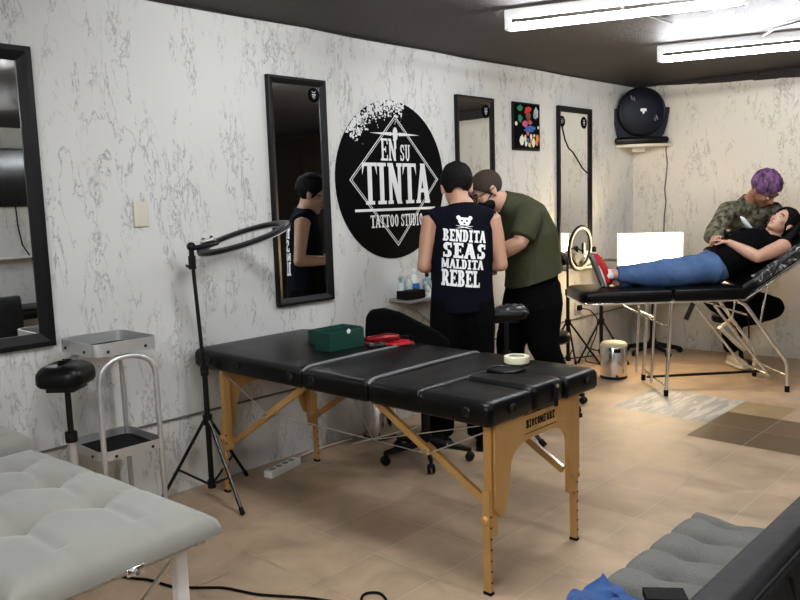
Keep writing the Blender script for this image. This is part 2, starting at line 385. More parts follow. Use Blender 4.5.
def letters(polys, P, name, m, parent, cut=0):
    mb = MB(); bm = mb.bm
    for i, p in enumerate(polys): bm.faces.new([bm.verts.new((x, y, 0 if cut else (i % 14) * 4e-5)) for x, y in p])
    if cut:
        bmesh.ops.triangulate(bm, faces=list(bm.faces))
        for _ in range(4):
            es = [e for e in bm.edges if e.calc_length() > cut]
            if not es: break
            bmesh.ops.subdivide_edges(bm, edges=es, cuts=1); bmesh.ops.triangulate(bm, faces=[f for f in bm.faces if len(f.verts) > 3])
    if not cut:
        x, y = polys[0][0]; N = (P(x + .01, y) - P(x, y)).cross(P(x, y + .01) - P(x, y)).normalized()
    bm.normal_update()
    bmesh.ops.reverse_faces(bm, faces=[f for f in bm.faces if f.normal.z < 0])
    for v in bm.verts: v.co = P(v.co.x, v.co.y) + (V((0, 0, 0)) if cut else N * v.co.z)
    return mb.build(name, m, parent, smooth=False, recalc=False)
# ------------------------------------------------------------------ camera
cam = bpy.data.cameras.new('camera'); co = bpy.data.objects.new('camera', cam); COL.objects.link(co); SC.camera = co
PITCH, ROLL, YAW = .1237, -.03258, -.75542
F_ = V((math.sin(YAW) * math.cos(PITCH), math.cos(YAW) * math.cos(PITCH), -math.sin(PITCH)))
R_ = V((math.cos(YAW), -math.sin(YAW), 0)); U_ = R_.cross(F_)
r_ = R_ * math.cos(ROLL) + U_ * math.sin(ROLL); u_ = U_ * math.cos(ROLL) - R_ * math.sin(ROLL)
co.matrix_world = Matrix.Translation((0, 0, 1.45)) @ Matrix((r_, u_, -F_)).transposed().to_4x4()
cam.sensor_width = 36; cam.lens = 779.46 / 800 * 36; cam.clip_start = .02

# ------------------------------------------------------------------ room
XR, YF, CZ = 2.6, -2.3, 2.465
yb = lambda x: 7.05 + .0833 * (x - XW)
def slab(name, pts, thick_dir, m):
    mb = MB(); A = [mb.bm.verts.new(V(p)) for p in pts]; B = [mb.bm.verts.new(V(p) + V(thick_dir)) for p in pts]
    n = len(A); mb.bm.faces.new(A); mb.bm.faces.new(list(reversed(B)))
    for i in range(n): mb.bm.faces.new((A[i], A[(i + 1) % n], B[(i + 1) % n], B[i]))
    return struct(mb.build(name, m, smooth=False))
slab('wall_left', [(XW, YF, 0), (XW, yb(XW), 0), (XW, yb(XW), CZ), (XW, YF, CZ)], (-.12, 0, 0), 'wall')
slab('wall_back', [(XW, yb(XW), 0), (XR, yb(XR), 0), (XR, yb(XR), CZ), (XW, yb(XW), CZ)], (0, .12, 0), 'wall_back')
slab('wall_right', [(XR, yb(XR), 0), (XR, YF, 0), (XR, YF, CZ), (XR, yb(XR), CZ)], (.12, 0, 0), 'wall')
slab('wall_front', [(XR, YF, 0), (XW, YF, 0), (XW, YF, CZ), (XR, YF, CZ)], (0, -.12, 0), 'wall')
slab('ceiling', [(XW, YF, CZ), (XW, yb(XW), CZ), (XR, yb(XR), CZ), (XR, YF, CZ)], (0, 0, .12), 'ceiling')
# dark ceiling paint running down over the ragged top edge of the wallpaper
pts = [(XW, 2.458)]
x = XW
while x < XR - .3:
    x += random.uniform(.18, .3); base = 2.462 - .058 * min(x - XW, 1.6)
    pts.append((x, base + random.uniform(-.006, .006)))
    pts.append((x + .004, base + random.uniform(-.006, .006)))
pts.append((XR - .001, pts[-1][1]))
mb = MB(); f1 = [V((a, yb(a) - .003, b)) for a, b in pts]; f2 = [V((a, yb(a) - .003, CZ)) for a, b in pts]
for i in range(len(pts) - 1): mb.quad(f1[i], f1[i + 1], f2[i + 1], f2[i])
struct(mb.build('trim_1', 'ceiling', smooth=False))
pts = [(YF + .01, 2.452)]; y = YF
while y < 6.6:
    y += random.uniform(.3, .55); pts.append((y, 2.456 + random.uniform(-.007, .004)))
pts.append((7.04, 2.457)); mb = MB()
for i in range(len(pts) - 1):
    a, b = pts[i], pts[i + 1]; mb.quad((XW + .003, a[0], a[1]), (XW + .003, b[0], b[1]), (XW + .003, b[0], CZ), (XW + .003, a[0], CZ))
struct(mb.build('trim_2', 'ceiling', smooth=False))
# thin ledges along the walls
M['ledge'] = mat('dark_joint', (.16, .155, .15), .6)
struct(MB().box((XW + .005, 2.3, .392), (.010, 9.2, .010)).build('trim_3', 'ledge', smooth=False))
struct(MB().prism([(0, -.006), (6.1, -.006), (6.1, .006), (0, .006)], (XW, yb(XW) - .012, .425), V((1, .0833, 0)), (0, 0, 1), -.011).build('trim_4', 'wall_back', smooth=False))
# floor: square tiles, a few replaced by odd ones
S_ = .3335; mb = MB(); tone = mb.bm.loops.layers.color.new('tone'); bm = mb.bm
x0, y0 = -1.563 - 6 * S_, 3.165 - 17 * S_
def tile(xa, ya, xb, yb_, col, mi, g=.0016):
    vs = [bm.verts.new((a, b, 0)) for a, b in ((xa + g, ya + g), (xb - g, ya + g), (xb - g, yb_ - g), (xa + g, yb_ - g))]
    f = bm.faces.new(vs); f.material_index = mi
    for l in f.loops: l[tone] = (*col, 1)
ny = int((7.7 - y0) / S_) + 1
for i in range(0, 20):
    for j in range(0, ny):
        xa, ya = x0 + i * S_, y0 + j * S_
        if xa > XR: continue
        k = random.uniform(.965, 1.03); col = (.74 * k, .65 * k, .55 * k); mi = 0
        ix = i - 6; jy = j - 17                       # ix 0 starts at x=-1.563, jy 0 at y=3.165
        if ix in (-3, -2) and jy in (5, 6):
            if ix == -3 and jy == 5: tile(xa, ya, xa + 2 * S_, ya + 2 * S_, col, 1)
            continue
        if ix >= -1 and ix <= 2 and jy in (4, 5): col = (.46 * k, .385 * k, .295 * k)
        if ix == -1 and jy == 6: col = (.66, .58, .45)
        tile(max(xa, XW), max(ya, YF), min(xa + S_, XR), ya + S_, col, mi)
# grout bed just below
vs = [bm.verts.new(p) for p in ((XW, YF, -.002), (XR, YF, -.002), (XR, 7.7, -.002), (XW, 7.7, -.002))]
bm.faces.new(vs).material_index = 2
struct(mb.build('floor', ['tile', 'stripe_tile', 'grout'], smooth=False))

# dark double door and the opposite wall, seen in the mirrors
mb = MB(); U = V((1, .0833, 0)).normalized(); O = V((1.15, yb(1.15) - .002, 0))
mb.prism([(0, 0), (1.44, 0), (1.44, 2.44), (0, 2.44)], O, U, (0, 0, 1), .03)
d1 = struct(mb.build('door_1', 'brown_wood', smooth=False))
for k in range(2):
    p = MB(); a = .05 + k * .69
    for z0, z1 in ((.12, 1.0), (1.12, 2.2)):
        p.box(O + U * (a + .32) + V((0, -.038, (z0 + z1) / 2)), (.5, .016, z1 - z0), rz(.083), .006)
    p.build('door_leaf', 'brown_wood', d1, smooth=False)

# ------------------------------------------------------------------ mirrors on the left wall
def emblem(mb, y, z, s, x):
    """generic little round crest: bars and dots inside a ring"""
    for a, b, w, h in ((0, .35, .5, .12), (0, .05, .7, .16), (0, -.22, .6, .1), (0, -.42, .3, .07), (-.28, .5, .1, .1), (.28, .5, .1, .1)):
        mb.box((x, y + a * s, z + b * s), (.001, w * s, h * s))
def mirror(y0, y1, z0, z1, label, sticks, fw=.045, tilt=0):
    t = thing('wall_mirror', label, 'mirror', (XW, (y0 + y1) / 2, z0), 0)
    d = .028; mb = MB()
    pro = [(0, 0), (d, 0), (d, .35), (d * .55, 1), (0, 1)]          # bevelled moulding: depth, fraction of width
    c = [(y0, z0), (y1, z0), (y1, z1), (y0, z1)]; i_ = [(y0 + fw, z0 + fw), (y1 - fw, z0 + fw), (y1 - fw, z1 - fw), (y0 + fw, z1 - fw)]
    ring = []
    for k in range(4):
        ring.append([mb.bm.verts.new((XW + .001 + dd, c[k][0] + (i_[k][0] - c[k][0]) * f, c[k][1] + (i_[k][1] - c[k][1]) * f)) for dd, f in pro])
    for k in range(4):
        A, B = ring[k], ring[(k + 1) % 4]
        for j in range(len(pro)): mb.bm.faces.new((A[j], A[(j + 1) % len(pro)], B[(j + 1) % len(pro)], B[j]))
    mb.build('frame', 'frame', t, smooth=False)
    MB().box((XW + .007, (y0 + y1) / 2, (z0 + z1) / 2), (.008, y1 - y0 - fw * 1.5, z1 - z0 - fw * 1.5)).build('mirror_glass', 'mirror', t, smooth=False)
    for sy, sz, rad in sticks:
        st = MB().lathe([(0, .0), (rad, 0), (rad, .0012), (0, .0012)], (XW + .0113, sy, sz), frame((1, 0, 0)), 28).build('sticker', 'sign_black', t, smooth=False)
        e = MB(); emblem(e, sy, sz, rad, XW + .0132); e.build('sticker_print', 'sign_white', st, smooth=False)
    return t
mirror(.86, 1.452, .868, 2.165, 'large black-framed wall mirror beside the picture edge, nearest the camera', [(1.12, 2.06, .05)], .062)
mirror(2.712, 3.134, .888, 2.172, 'narrow black-framed mirror left of the round sign, reflecting a man', [(3.052, 2.085, .042)], .04)
mirror(4.352, 4.788, .888, 2.19, 'tall black-framed mirror partly hidden behind the man in the sleeveless shirt', [(4.706, 2.095, .048)], .036)
m4 = mirror(5.682, 6.222, .885, 2.203, 'tall black-framed mirror nearest the corner, right of the poster', [(6.11, 2.085, .05), (5.757, 2.08, .045)], .045)
cp = [(5.75, 2.12), (5.76, 2.03), (5.80, 1.93), (5.86, 1.86), (5.92, 1.835), (6.0, 1.77), (6.08, 1.70), (6.17, 1.655)]
tag(MB().tube([(XW + .0145, a, b) for a, b in cp], .0035, 6).build('cord', 'rubber'), 'thin black cord hanging diagonally across the mirror nearest the corner', 'cord')

# switch plate
t = thing('blank_switch_plate', 'small ivory blank plate on the wall between the two left mirrors', 'switch plate', (XW, 1.92, 1.38))
MB().box((XW + .006, 1.92, 1.437), (.011, .078, .122), None, .004).build('plate', 'ivory', t)
for z in (1.40, 1.474): MB().lathe([(0, 0), (.003, 0), (.003, .001), (0, .001)], (XW + .0117, 1.92, z), frame((1, 0, 0)), 10).build('screw', 'steel', t)

# ------------------------------------------------------------------ round wall sign
SX = XW + .002
t = thing('wall_sign', 'round black studio sign with pale slab lettering and diamond outline on the wall', 'sign', (XW, 3.69, 1.09))
MB().lathe([(0, 0), (.505, 0), (.505, .003), (0, .003)], (SX, 3.705, 1.597), frame((1, 0, 0)), 72).build('disc', 'sign_black', t, smooth=False)
P3 = lambda y, z: V((SX + .0045, y, z))
P4 = lambda y, z: V((SX + .0052, y, z))
D = [(3.738, 2.012), (4.152, 1.604), (3.734, 1.170), (3.314, 1.601)]
def diamond(k0, k1):
    c = (3.7345, 1.597); out = []
    for i in range(4):
        a, b = D[i], D[(i + 1) % 4]; f = lambda p, k: (c[0] + (p[0] - c[0]) * k, c[1] + (p[1] - c[1]) * k)
        out.append([f(a, k0), f(b, k0), f(b, k1), f(a, k1)])
    return out
letters(diamond(1, .978) + diamond(.955, .94), P3, 'diamond_outline', 'sign_white', t)
letters(word('EN', 3.596, 1.722, 3.742, 1.862, .26, .1, .08), P4, 'sign_lettering', 'sign_white', t)
letters(word('SU', 3.772, 1.722, 3.872, 1.828, .26, .1, .08), P4, 'sign_lettering', 'sign_white', t)
# the big word: black keyline behind, then the letters
letters(word('TINTA', 3.424, 1.446, 4.058, 1.708, .30, .085, .04), P4, 'sign_lettering', 'sign_white', t)
letters([R4(3.352, 1.402, 4.112, 1.419)], P4, 'underline', 'sign_white', t)
letters(word('TATTOO', 3.484, 1.298, 3.742, 1.378, .28, .12, .06), P4, 'sign_lettering', 'sign_white', t)
letters(word('STUDIO', 3.762, 1.298, 3.980, 1.378, .28, .12, .06), P4, 'sign_lettering', 'sign_white', t)
orn = [[(3.50, 1.893), (3.70, 1.880), (3.70, 1.904)], [(3.97, 1.893), (3.77, 1.904), (3.77, 1.880)],
       [(3.735 + .024 * math.cos(a * PI / 12), 1.892 + .044 * math.sin(a * PI / 12)) for a in range(24)], R4(3.70, 1.886, 3.77, 1.898), R4(3.728, 1.80, 3.742, 1.86)]
letters(orn, P4, 'ornament', 'sign_white', t)
sp = []; rr = random.Random(3)
while len(sp) < 430:
    a = rr.uniform(.42, .80) * PI; q = abs(rr.gauss(0, .055)); R0 = .502 - q
    if R0 < .30: continue
    y, z = 3.705 + R0 * math.cos(a), 1.597 + R0 * math.sin(a); s = rr.uniform(.003, .012) * (1.25 - q * 4)
    if s < .002: continue
    n = rr.randint(3, 6); sp.append([(y + s * math.cos(2 * PI * k / n + a) * rr.uniform(.6, 1.3), z + s * math.sin(2 * PI * k / n + a) * rr.uniform(.6, 1.3)) for k in range(n)])
sp += [[(3.36 + i * .03, 1.90), (3.366 + i * .03, 1.90), (3.366 + i * .03, 1.908), (3.36 + i * .03, 1.908)] for i in range(2)]
letters(sp, P3, 'ink_splatter', 'sign_white', t)['kind'] = 'stuff'

# ------------------------------------------------------------------ poster
t = thing('framed_poster', 'small black framed poster of bright colour blots, between two mirrors', 'poster', (XW, 5.228, 1.825))
y0, y1, z0, z1 = 5.043, 5.414, 1.826, 2.192
MB().box((XW + .009, (y0 + y1) / 2, (z0 + z1) / 2), (.016, y1 - y0, z1 - z0), None, .003).build('poster_frame', 'frame', t)
MB().box((XW + .018, (y0 + y1) / 2, (z0 + z1) / 2), (.002, y1 - y0 - .03, z1 - z0 - .03)).build('print', 'sign_black', t, smooth=False)
cols = dict(red=(.62, .05, .035), green=(.03, .22, .13), pale=(.45, .52, .56), blue=(.05, .15, .42), pink=(.55, .12, .22), brown=(.22, .08, .05), orange=(.7, .28, .04), white=(.7, .7, .7), yellow=(.7, .62, .3))
def blot(cn, blobs):
    rr = random.Random(len(cn) * 7); mt = mat('poster_' + cn, cols[cn], .5); nz = .0195 + .0002 * list(cols).index(cn)
    for u, v, a, b in blobs:
        pl_ = [(y0 + (u + a * math.cos(k * PI / 8) * rr.uniform(.75, 1.15)) * (y1 - y0), z0 + (v + b * math.sin(k * PI / 8) * rr.uniform(.75, 1.15)) * (z1 - z0)) for k in range(16)]
        letters([pl_], lambda y, z: V((XW + nz, y, z)), 'colour_blot', mt, t)
blot('red', [(.56, .87, .13, .06), (.50, .80, .10, .04)])
blot('green', [(.25, .87, .10, .07), (.25, .66, .08, .08), (.62, .09, .05, .04)])
blot('pale', [(.84, .80, .10, .13), (.78, .74, .05, .06)])
blot('brown', [(.55, .72, .09, .10), (.54, .62, .06, .06)])
blot('pink', [(.42, .56, .12, .07), (.60, .60, .09, .05), (.52, .36, .06, .05)])
blot('blue', [(.62, .48, .24, .05), (.56, .42, .2, .03), (.53, .2, .05, .08)])
blot('white', [(.30, .20, .08, .12), (.45, .14, .05, .06), (.10, .55, .05, .05), (.74, .17, .06, .10), (.64, .3, .05, .06)])
blot('orange', [(.88, .27, .06, .10), (.86, .17, .05, .06), (.66, .22, .05, .10)])
blot('yellow', [(.92, .50, .04, .04), (.42, .26, .05, .08), (.58, .12, .05, .05), (.76, .32, .04, .04)])

# ------------------------------------------------------------------ corner shelf with the rounded black case
t = thing('corner_shelf', 'pale wooden corner shelf under the ceiling carrying the black case', 'shelf', (-3.42, 6.95, 1.93))
mb = MB(); arc = [(XW + .005, yb(XW) - .005)] + [(XW + .005 + .37 * math.sin(k * PI / 20), yb(XW) - .005 - .34 * math.cos(k * PI / 20) + .0433 * math.sin(k * PI / 20)) for k in range(11)]
mb.prism(arc, (0, 0, 1.892), (1, 0, 0), (0, 1, 0), .022); mb.build('board', 'ivory', t, smooth=False)
MB().box((XW + .1, yb(XW) - .1, 1.872), (.12, .02, .04), rz(.8)).build('bracket', 'white', t)
ROT = Matrix((V((.728, .686, 0)), V((-.686, .728, 0)), V((0, 0, 1)))).transposed()     # x right, y away, as seen from the room
cc = V((-3.335, 6.83, 2.185)); W2 = lambda a, b, z: cc + ROT @ V((a, b, 0)) + V((0, 0, z))
t = thing('rounded_case', 'round-faced black plastic case with small pale crest on the corner shelf', 'case', W2(0, 0, -.26))
mb = MB(); cf = frame(ROT @ V((0, -1, 0)), ROT @ V((1, 0, 0)))
mb.lathe([(0, -.10), (.14, -.095), (.20, -.06), (.222, 0), (.215, .03), (.19, .048), (.10, .062), (0, .066)], W2(.0, 0, .02), cf, 48)
mb.build('round_lid', 'case', t)
MB().tube([W2(.2 * math.cos(k * PI / 20), -.04, .02 + .2 * math.sin(k * PI / 20)) for k in range(40)], .006, 8, True).build('lid_rim', 'black_plastic', t)
mb = MB()                                   # shell with shoulders, widest at half height
out = [(-.245, .0), (-.262, -.02), (-.262, .035), (-.24, .04)]
prof = [(-.175, -.235), (-.215, -.18), (-.245, -.08), (-.262, .02), (-.262, .055), (-.20, .055), (.20, .055), (.262, .055), (.262, .02), (.245, -.08), (.215, -.18), (.175, -.235)]
b0 = W2(0, .01, 0); mb.prism(prof, b0, ROT @ V((1, 0, 0)), (0, 0, 1), -.16); mb.build('shell', 'case', t, smooth=False)
MB().loft([(W2(-.225, -.02, -.238), .03, .022), (W2(0, -.045, -.238), .034, .024), (W2(.225, -.02, -.238), .03, .022)], 16, (0, 0, 1)).build('base_roll', 'black_plastic', t)
mb = MB()                                   # crest: a small winged shield
for a, b, w, h in ((0, 0, .022, .03), (-.018, .006, .02, .018), (.018, .006, .02, .018), (0, .018, .05, .008), (0, -.02, .012, .012)): mb.box(W2(.0 + a, -.068, .02 + b), (w, .002, h), ROT)
mb.build('crest', 'sign_white', t)
for a, b in ((-.105, .12), (-.08, .105), (.105, -.07), (.125, -.06)): MB().box(W2(a, -.058, .02 + b), (.012, .002, .045), ROT @ Matrix.Rotation(-.35, 3, 'Y')).build('vent_slit', 'ledge', t)
cb = [(-3.20, 1.95), (-3.205, 1.85), (-3.19, 1.74), (-3.2, 1.62), (-3.215, 1.50), (-3.2, 1.38), (-3.215, 1.25), (-3.22, 1.0), (-3.215, .6), (-3.22, .43)]
tag(MB().tube([(a, yb(a) - .008, z) for a, z in cb], .006, 6).build('wall_cable', 'ledge'), 'thin dark cable running down the back wall from the corner shelf', 'cable')

# ------------------------------------------------------------------ ceiling tubes
def tube_light(a, b, label, cable=None, glow='tube_glow'):
    a, b = V(a), V(b); d = (b - a).normalized(); sd = V((-d.y, d.x, 0))
    t = thing('tube_light', label, 'ceiling light', ((a + b) / 2).to_tuple(), 0, 'fluorescent ceiling tubes')
    R = frame((0, 0, 1), d); c = (a + b) / 2; Ln = (b - a).length
    MB().box(c + V((0, 0, .068)), (Ln, .045, .045), R, .008).build('housing', 'white', t)
    MB().cyl(a + d * .03, b - d * .03, .020, seg=16).build('tube', glow, t)
    for s in (a + d * .016, b - d * .016):
        MB().box(s + V((0, 0, .022)), (.03, .042, .075), R, .006).build('lamp_holder', 'white', t)
    if cable: MB().tube(cable, .007, 6).build('supply_cable', 'black_plastic', t)
    return t
tube_light((-2.514, 3.557, 2.36), (-1.409, 3.993, 2.36), 'glowing white ceiling tube at the top, nearer of the two in view', [(-2.0, 3.80, 2.43), (-2.08, 4.05, 2.452), (-2.06, 4.6, 2.452)], 'tube_glow_dim')
tube_light((-2.434, 5.215, 2.36), (-1.31, 5.615, 2.36), 'glowing white ceiling tube above the reclining woman, further of the two', [(-1.86, 5.44, 2.43), (-1.70, 5.28, 2.452), (-1.35, 5.1, 2.452)], 'tube_glow_dim')
tube_light((-2.3, 1.70, 2.36), (-1.2, 2.10, 2.36), 'glowing white ceiling tube above the front massage table, out of frame')
tube_light((-1.2, -.25, 2.36), (-.1, .15, 2.36), 'added fill-light ceiling tube over the camera, out of frame')  # extra unseen tube, put in for a brighter foreground
tube_light((.1, 2.35, 2.36), (1.2, 2.75, 2.36), 'added fill-light ceiling tube over the right half of the room, out of frame')  # invented tube, lights the floor and surfaces facing right
tube_light((-.9, -1.7, 2.36), (.2, -1.3, 2.36), 'added fill-light ceiling tube behind the camera, out of frame')  # invented tube too, adds fill from behind the viewpoint

# opposite wall, seen in the big mirror
t = thing('television', 'black flat television on the opposite wall, seen in the big mirror', 'television', (XR - .03, 3.5, 1.55))
MB().box((XR - .035, 3.45, 1.89), (.05, 1.18, .67), None, .01).build('casing', 'black_plastic', t)
MB().box((XR - .0615, 3.45, 1.895), (.004, 1.14, .63)).build('screen', 'tv', t, smooth=False)
t = thing('wall_shelf', 'white shelf under the television on the opposite wall, seen in the big mirror', 'shelf', (XR - .09, 3.55, .95))
MB().box((XR - .09, 3.5, .965), (.18, .95, .025), None, .004).build('board', 'white', t)
for y in (3.2, 3.85): MB().box((XR - .08, y, .92), (.15, .02, .07)).build('bracket', 'white', t)
cb = [(3.66, 1.56), (3.67, 1.3), (3.70, 1.1), (3.73, .93), (3.74, .7), (3.78, .45), (3.80, .34)]
tag(MB().tube([(XR - .012 if z > 1.0 else XR - .2, y, z) for y, z in cb], .007, 6).build('television_cable', 'rubber'), 'black cable hanging from the television on the opposite wall', 'cable')
t = thing('reclining_bench', 'black bench against the opposite wall, reflected low in the big mirror', 'bench', (XR - .45, 3.5, 0))
MB().box((XR - .45, 3.45, .36), (.62, 1.1, .12), None, .04).build('seat', 'vinyl', t)
MB().box((XR - .45, 4.08, .50), (.62, .5, .10), Matrix.Rotation(.6, 3, 'X'), .04).build('backrest', 'vinyl', t)
for sx in (-.25, .25):
    for y in (3.0, 3.9): MB().cyl((XR - .45 + sx, y, 0), (XR - .45 + sx, y, .32), .018).build('leg', 'black_metal', t)
# ------------------------------------------------------------------ padded blocks
def pad(mb, x0, x1, y0, y1, z0, z1, rc=.03, b=.028, R=None, c=(0, 0, 0), nb=5, crown=.006, corners=(1, 1, 1, 1)):
    """upholstered block: rounded plan, rolled top edge, slightly crowned top"""
    bm = mb.bm; c = V(c); rings = []
    lv = [(z0, .008), (z0 + .012, 0), (z1 - b, 0)] + [(z1 - b + b * math.sin(k * PI / 2 / nb), b * (1 - math.cos(k * PI / 2 / nb))) for k in range(1, nb + 1)]
    lv += [(z1 + crown * .6, b + .04), (z1 + crown, b + .09)]
    mx = min(x1 - x0, y1 - y0) / 2 - .004
    for z, d in lv:
        d = min(d, mx); ring = []
        for q, (cx, cy, sx, sy) in enumerate(((x1, y1, -1, -1), (x0, y1, 1, -1), (x0, y0, 1, 1), (x1, y0, -1, 1))):
            r = max((rc if corners[q] else .012) - d * .3, .006); px_, py_ = cx + sx * (d + r), cy + sy * (d + r)
            for k in range(7):
                a = q * PI / 2 + k * PI / 12; ring.append((px_ + r * math.cos(a), py_ + r * math.sin(a), z))
        rings.append([bm.verts.new((R @ V(p) if R else V(p)) + c) for p in ring])
    for A, B in zip(rings, rings[1:]):
        n = len(A)
        for k in range(n): bm.faces.new((A[k], A[(k + 1) % n], B[(k + 1) % n], B[k]))
    bm.faces.new(list(reversed(rings[0]))); bm.faces.new(rings[-1])

def tripod(t, c, feet, hub, collar, top, r=.011, topoff=(0, 0)):
    c = V(c); tp = c + V((topoff[0], topoff[1], top))
    MB().cyl(c + V((0, 0, collar - .02)), c + V((topoff[0], topoff[1], 0)) * 0 + V((0, 0, hub + .25)), r * 1.25).build('lower_pole', 'black_metal', t)
    MB().cyl(c + V((0, 0, hub + .2)), tp, r * .85).build('upper_pole', 'black_metal', t)
    MB().cyl(c + V((0, 0, hub - .02)), c + V((0, 0, hub + .03)), r * 2.1).build('hub', 'black_plastic', t)
    MB().cyl(c + V((0, 0, collar - .02)), c + V((0, 0, collar + .02)), r * 1.9).build('collar', 'black_plastic', t)
    z = hub + .25; mb = MB(); mb.cyl(c + V((0, 0, z - .02)), c + V((0, 0, z + .03)), r * 1.8); mb.cyl(c + V((0, 0, z)), c + V((.035, -.02, z)), .007); mb.build('lock_knob', 'black_plastic', t)
    for fx, fy in feet:
        f = V((fx, fy, .012)); d = (V((fx, fy, 0)) - V((c.x, c.y, 0))).normalized(); h = c + V((0, 0, hub)) + d * r * 1.6
        lg = MB().tube([h, f], .0085, 8).build('leg', 'black_metal', t)
        MB().tube([f + (h - f).normalized() * .03, f + V((0, 0, -.004))], .0115, 8).build('rubber_foot', 'rubber', lg)
        m = h + (f - h) * .62
        MB().tube([c + V((0, 0, collar)) + d * r * 1.4, m], .006, 8).build('brace', 'black_metal', t)

def star_base(t, c, R, n=5, a0=0.0, hub=.09, col_top=.4, chrome=True):
    c = V(c)
    for k in range(n):
        a = a0 + 2 * PI * k / n; d = V((math.cos(a), math.sin(a), 0))
        lg = MB().loft([(c + d * .02 + V((0, 0, hub + .01)), .030, .022), (c + d * R * .6 + V((0, 0, hub - .012)), .022, .014), (c + d * R + V((0, 0, hub - .028)), .016, .011)], 10, (0, 0, 1)).build('base_leg', 'black_plastic', t)
        w = c + d * R; s = V((-d.y, d.x, 0)); mb = MB()
        for sg in (-1, 1): mb.lathe([(0, -.008), (.02, -.008), (.025, -.003), (.025, .003), (.02, .008), (0, .008)], w + s * sg * .013 + V((0, 0, .0255)), frame(s), 18)
        mb.box(w + V((0, 0, .042)), (.03, .03, .022), rz(a), .006)
        mb.build('caster', 'black_plastic', lg)
    MB().cyl(c + V((0, 0, hub - .02)), c + V((0, 0, hub + .06)), .034).build('hub', 'black_plastic', t)
    MB().cyl(c + V((0, 0, hub + .05)), c + V((0, 0, (hub + col_top) / 2 + .03)), .025).build('gas_sleeve', 'black_plastic', t)
    MB().cyl(c + V((0, 0, (hub + col_top) / 2)), c + V((0, 0, col_top)), .014).build('gas_column', 'chrome' if chrome else 'black_metal', t)

# ------------------------------------------------------------------ front massage table
t = thing('massage_table', 'black padded massage table on wooden legs in the middle of the room', 'massage table', (-2.5, 2.5, 0))
zt, zb = .745, .655
TY0, TY1 = 2.135, 2.90
mb = MB(); pad(mb, -3.50, -2.628, TY0, TY1, zb, zt, .05, .028, corners=(0, 1, 1, 0)); mb.build('cushion', 'vinyl', t, ang=60)
mb = MB(); pad(mb, -2.616, -2.216, TY0, TY1, zb, zt, .02, .024, corners=(0, 0, 0, 0)); mb.build('cushion', 'vinyl', t, ang=60)
# end section: two side pads with a drop-in face piece between them
mb = MB(); pad(mb, -2.206, -1.93, TY0, TY1, zb, zt, .02, .024, corners=(0, 0, 0, 0)); pad(mb, -1.933, -1.60, TY0, 2.405, zb, zt - .002, .03, .03, corners=(0, 0, 0, 1)); pad(mb, -1.933, -1.595, 2.645, TY1, zb, zt - .004, .03, .03, corners=(1, 0, 0, 0)); mb.build('cushion', 'vinyl', t, ang=60)
mb = MB(); pad(mb, -1.94, -1.60, 2.41, 2.64, zb, zt + .004, .04, .026); fc = mb.build('face_piece', 'vinyl', t, ang=60)
hc = V((-1.845, 2.585, zt + .0125)); hf = Matrix((V((.728, .686, 0)), V((-.686, .728, 0)), V((0, 0, 1)))).transposed()
mb = MB(); n = 32
hp = lambda k, s: hc + hf @ V((s * .078 * math.cos(2 * PI * k / n), s * .052 * math.sin(2 * PI * k / n) * (1 - .25 * math.cos(4 * PI * k / n)), 0))
mb.bm.faces.new([mb.bm.verts.new(hp(k, .97)) for k in range(n)]); mb.build('face_hole', 'rubber', fc, smooth=False)  # flat black disc draws the shade inside the opening
MB().tube([hp(k, 1) for k in range(n)], .006, 8, True).build('hole_piping', 'vinyl', fc)
for x in (-2.622, -2.211):
    MB().tube([(x, TY0 + .012, zt - .018), (x, TY0 + .04, zt + .001), (x, (TY0 + TY1) / 2, zt + .004), (x, TY1 - .04, zt + .001), (x, TY1 - .012, zt - .018)], .0085, 8, bend=.02).build('seam_piping', 'seam', t)
for x, y, d in ((-2.70, TY0, (0, -1, 0)), (-2.55, TY0, (0, -1, 0)), (-3.1, TY0, (0, -1, 0)), (-3.34, TY0, (0, -1, 0)), (-1.70, TY0, (0, -1, 0)), (-1.60, 2.27, (1, 0, 0)), (-1.595, 2.80, (1, 0, 0))):
    MB().lathe([(0, 0), (.017, 0), (.02, .004), (.015, .009), (.006, .007), (0, .006)], (x, y, .70), frame(d), 20).build('end_knob', 'black_plastic', t)
MB().box((-1.592, 2.555, .695), (.006, .024, .095), None, .002).build('strap', 'rubber', t)
MB().lathe([(0, 0), (.009, 0), (.009, .006), (0, .006)], (-1.589, 2.555, .73), frame((1, 0, 0)), 12).build('strap_stud', 'chrome', t)
mb = MB()
for y in (TY0 + .13, TY1 - .14): mb.box((-2.52, y, .645), (1.70, .025, .035))
for x in (-3.33, -2.66, -2.58, -1.70): mb.box((x, (TY0 + TY1) / 2, .645), (.03, TY1 - TY0 - .24, .035))
mb.build('underframe', 'wood', t, smooth=False)
LY = (2.215, 2.775)
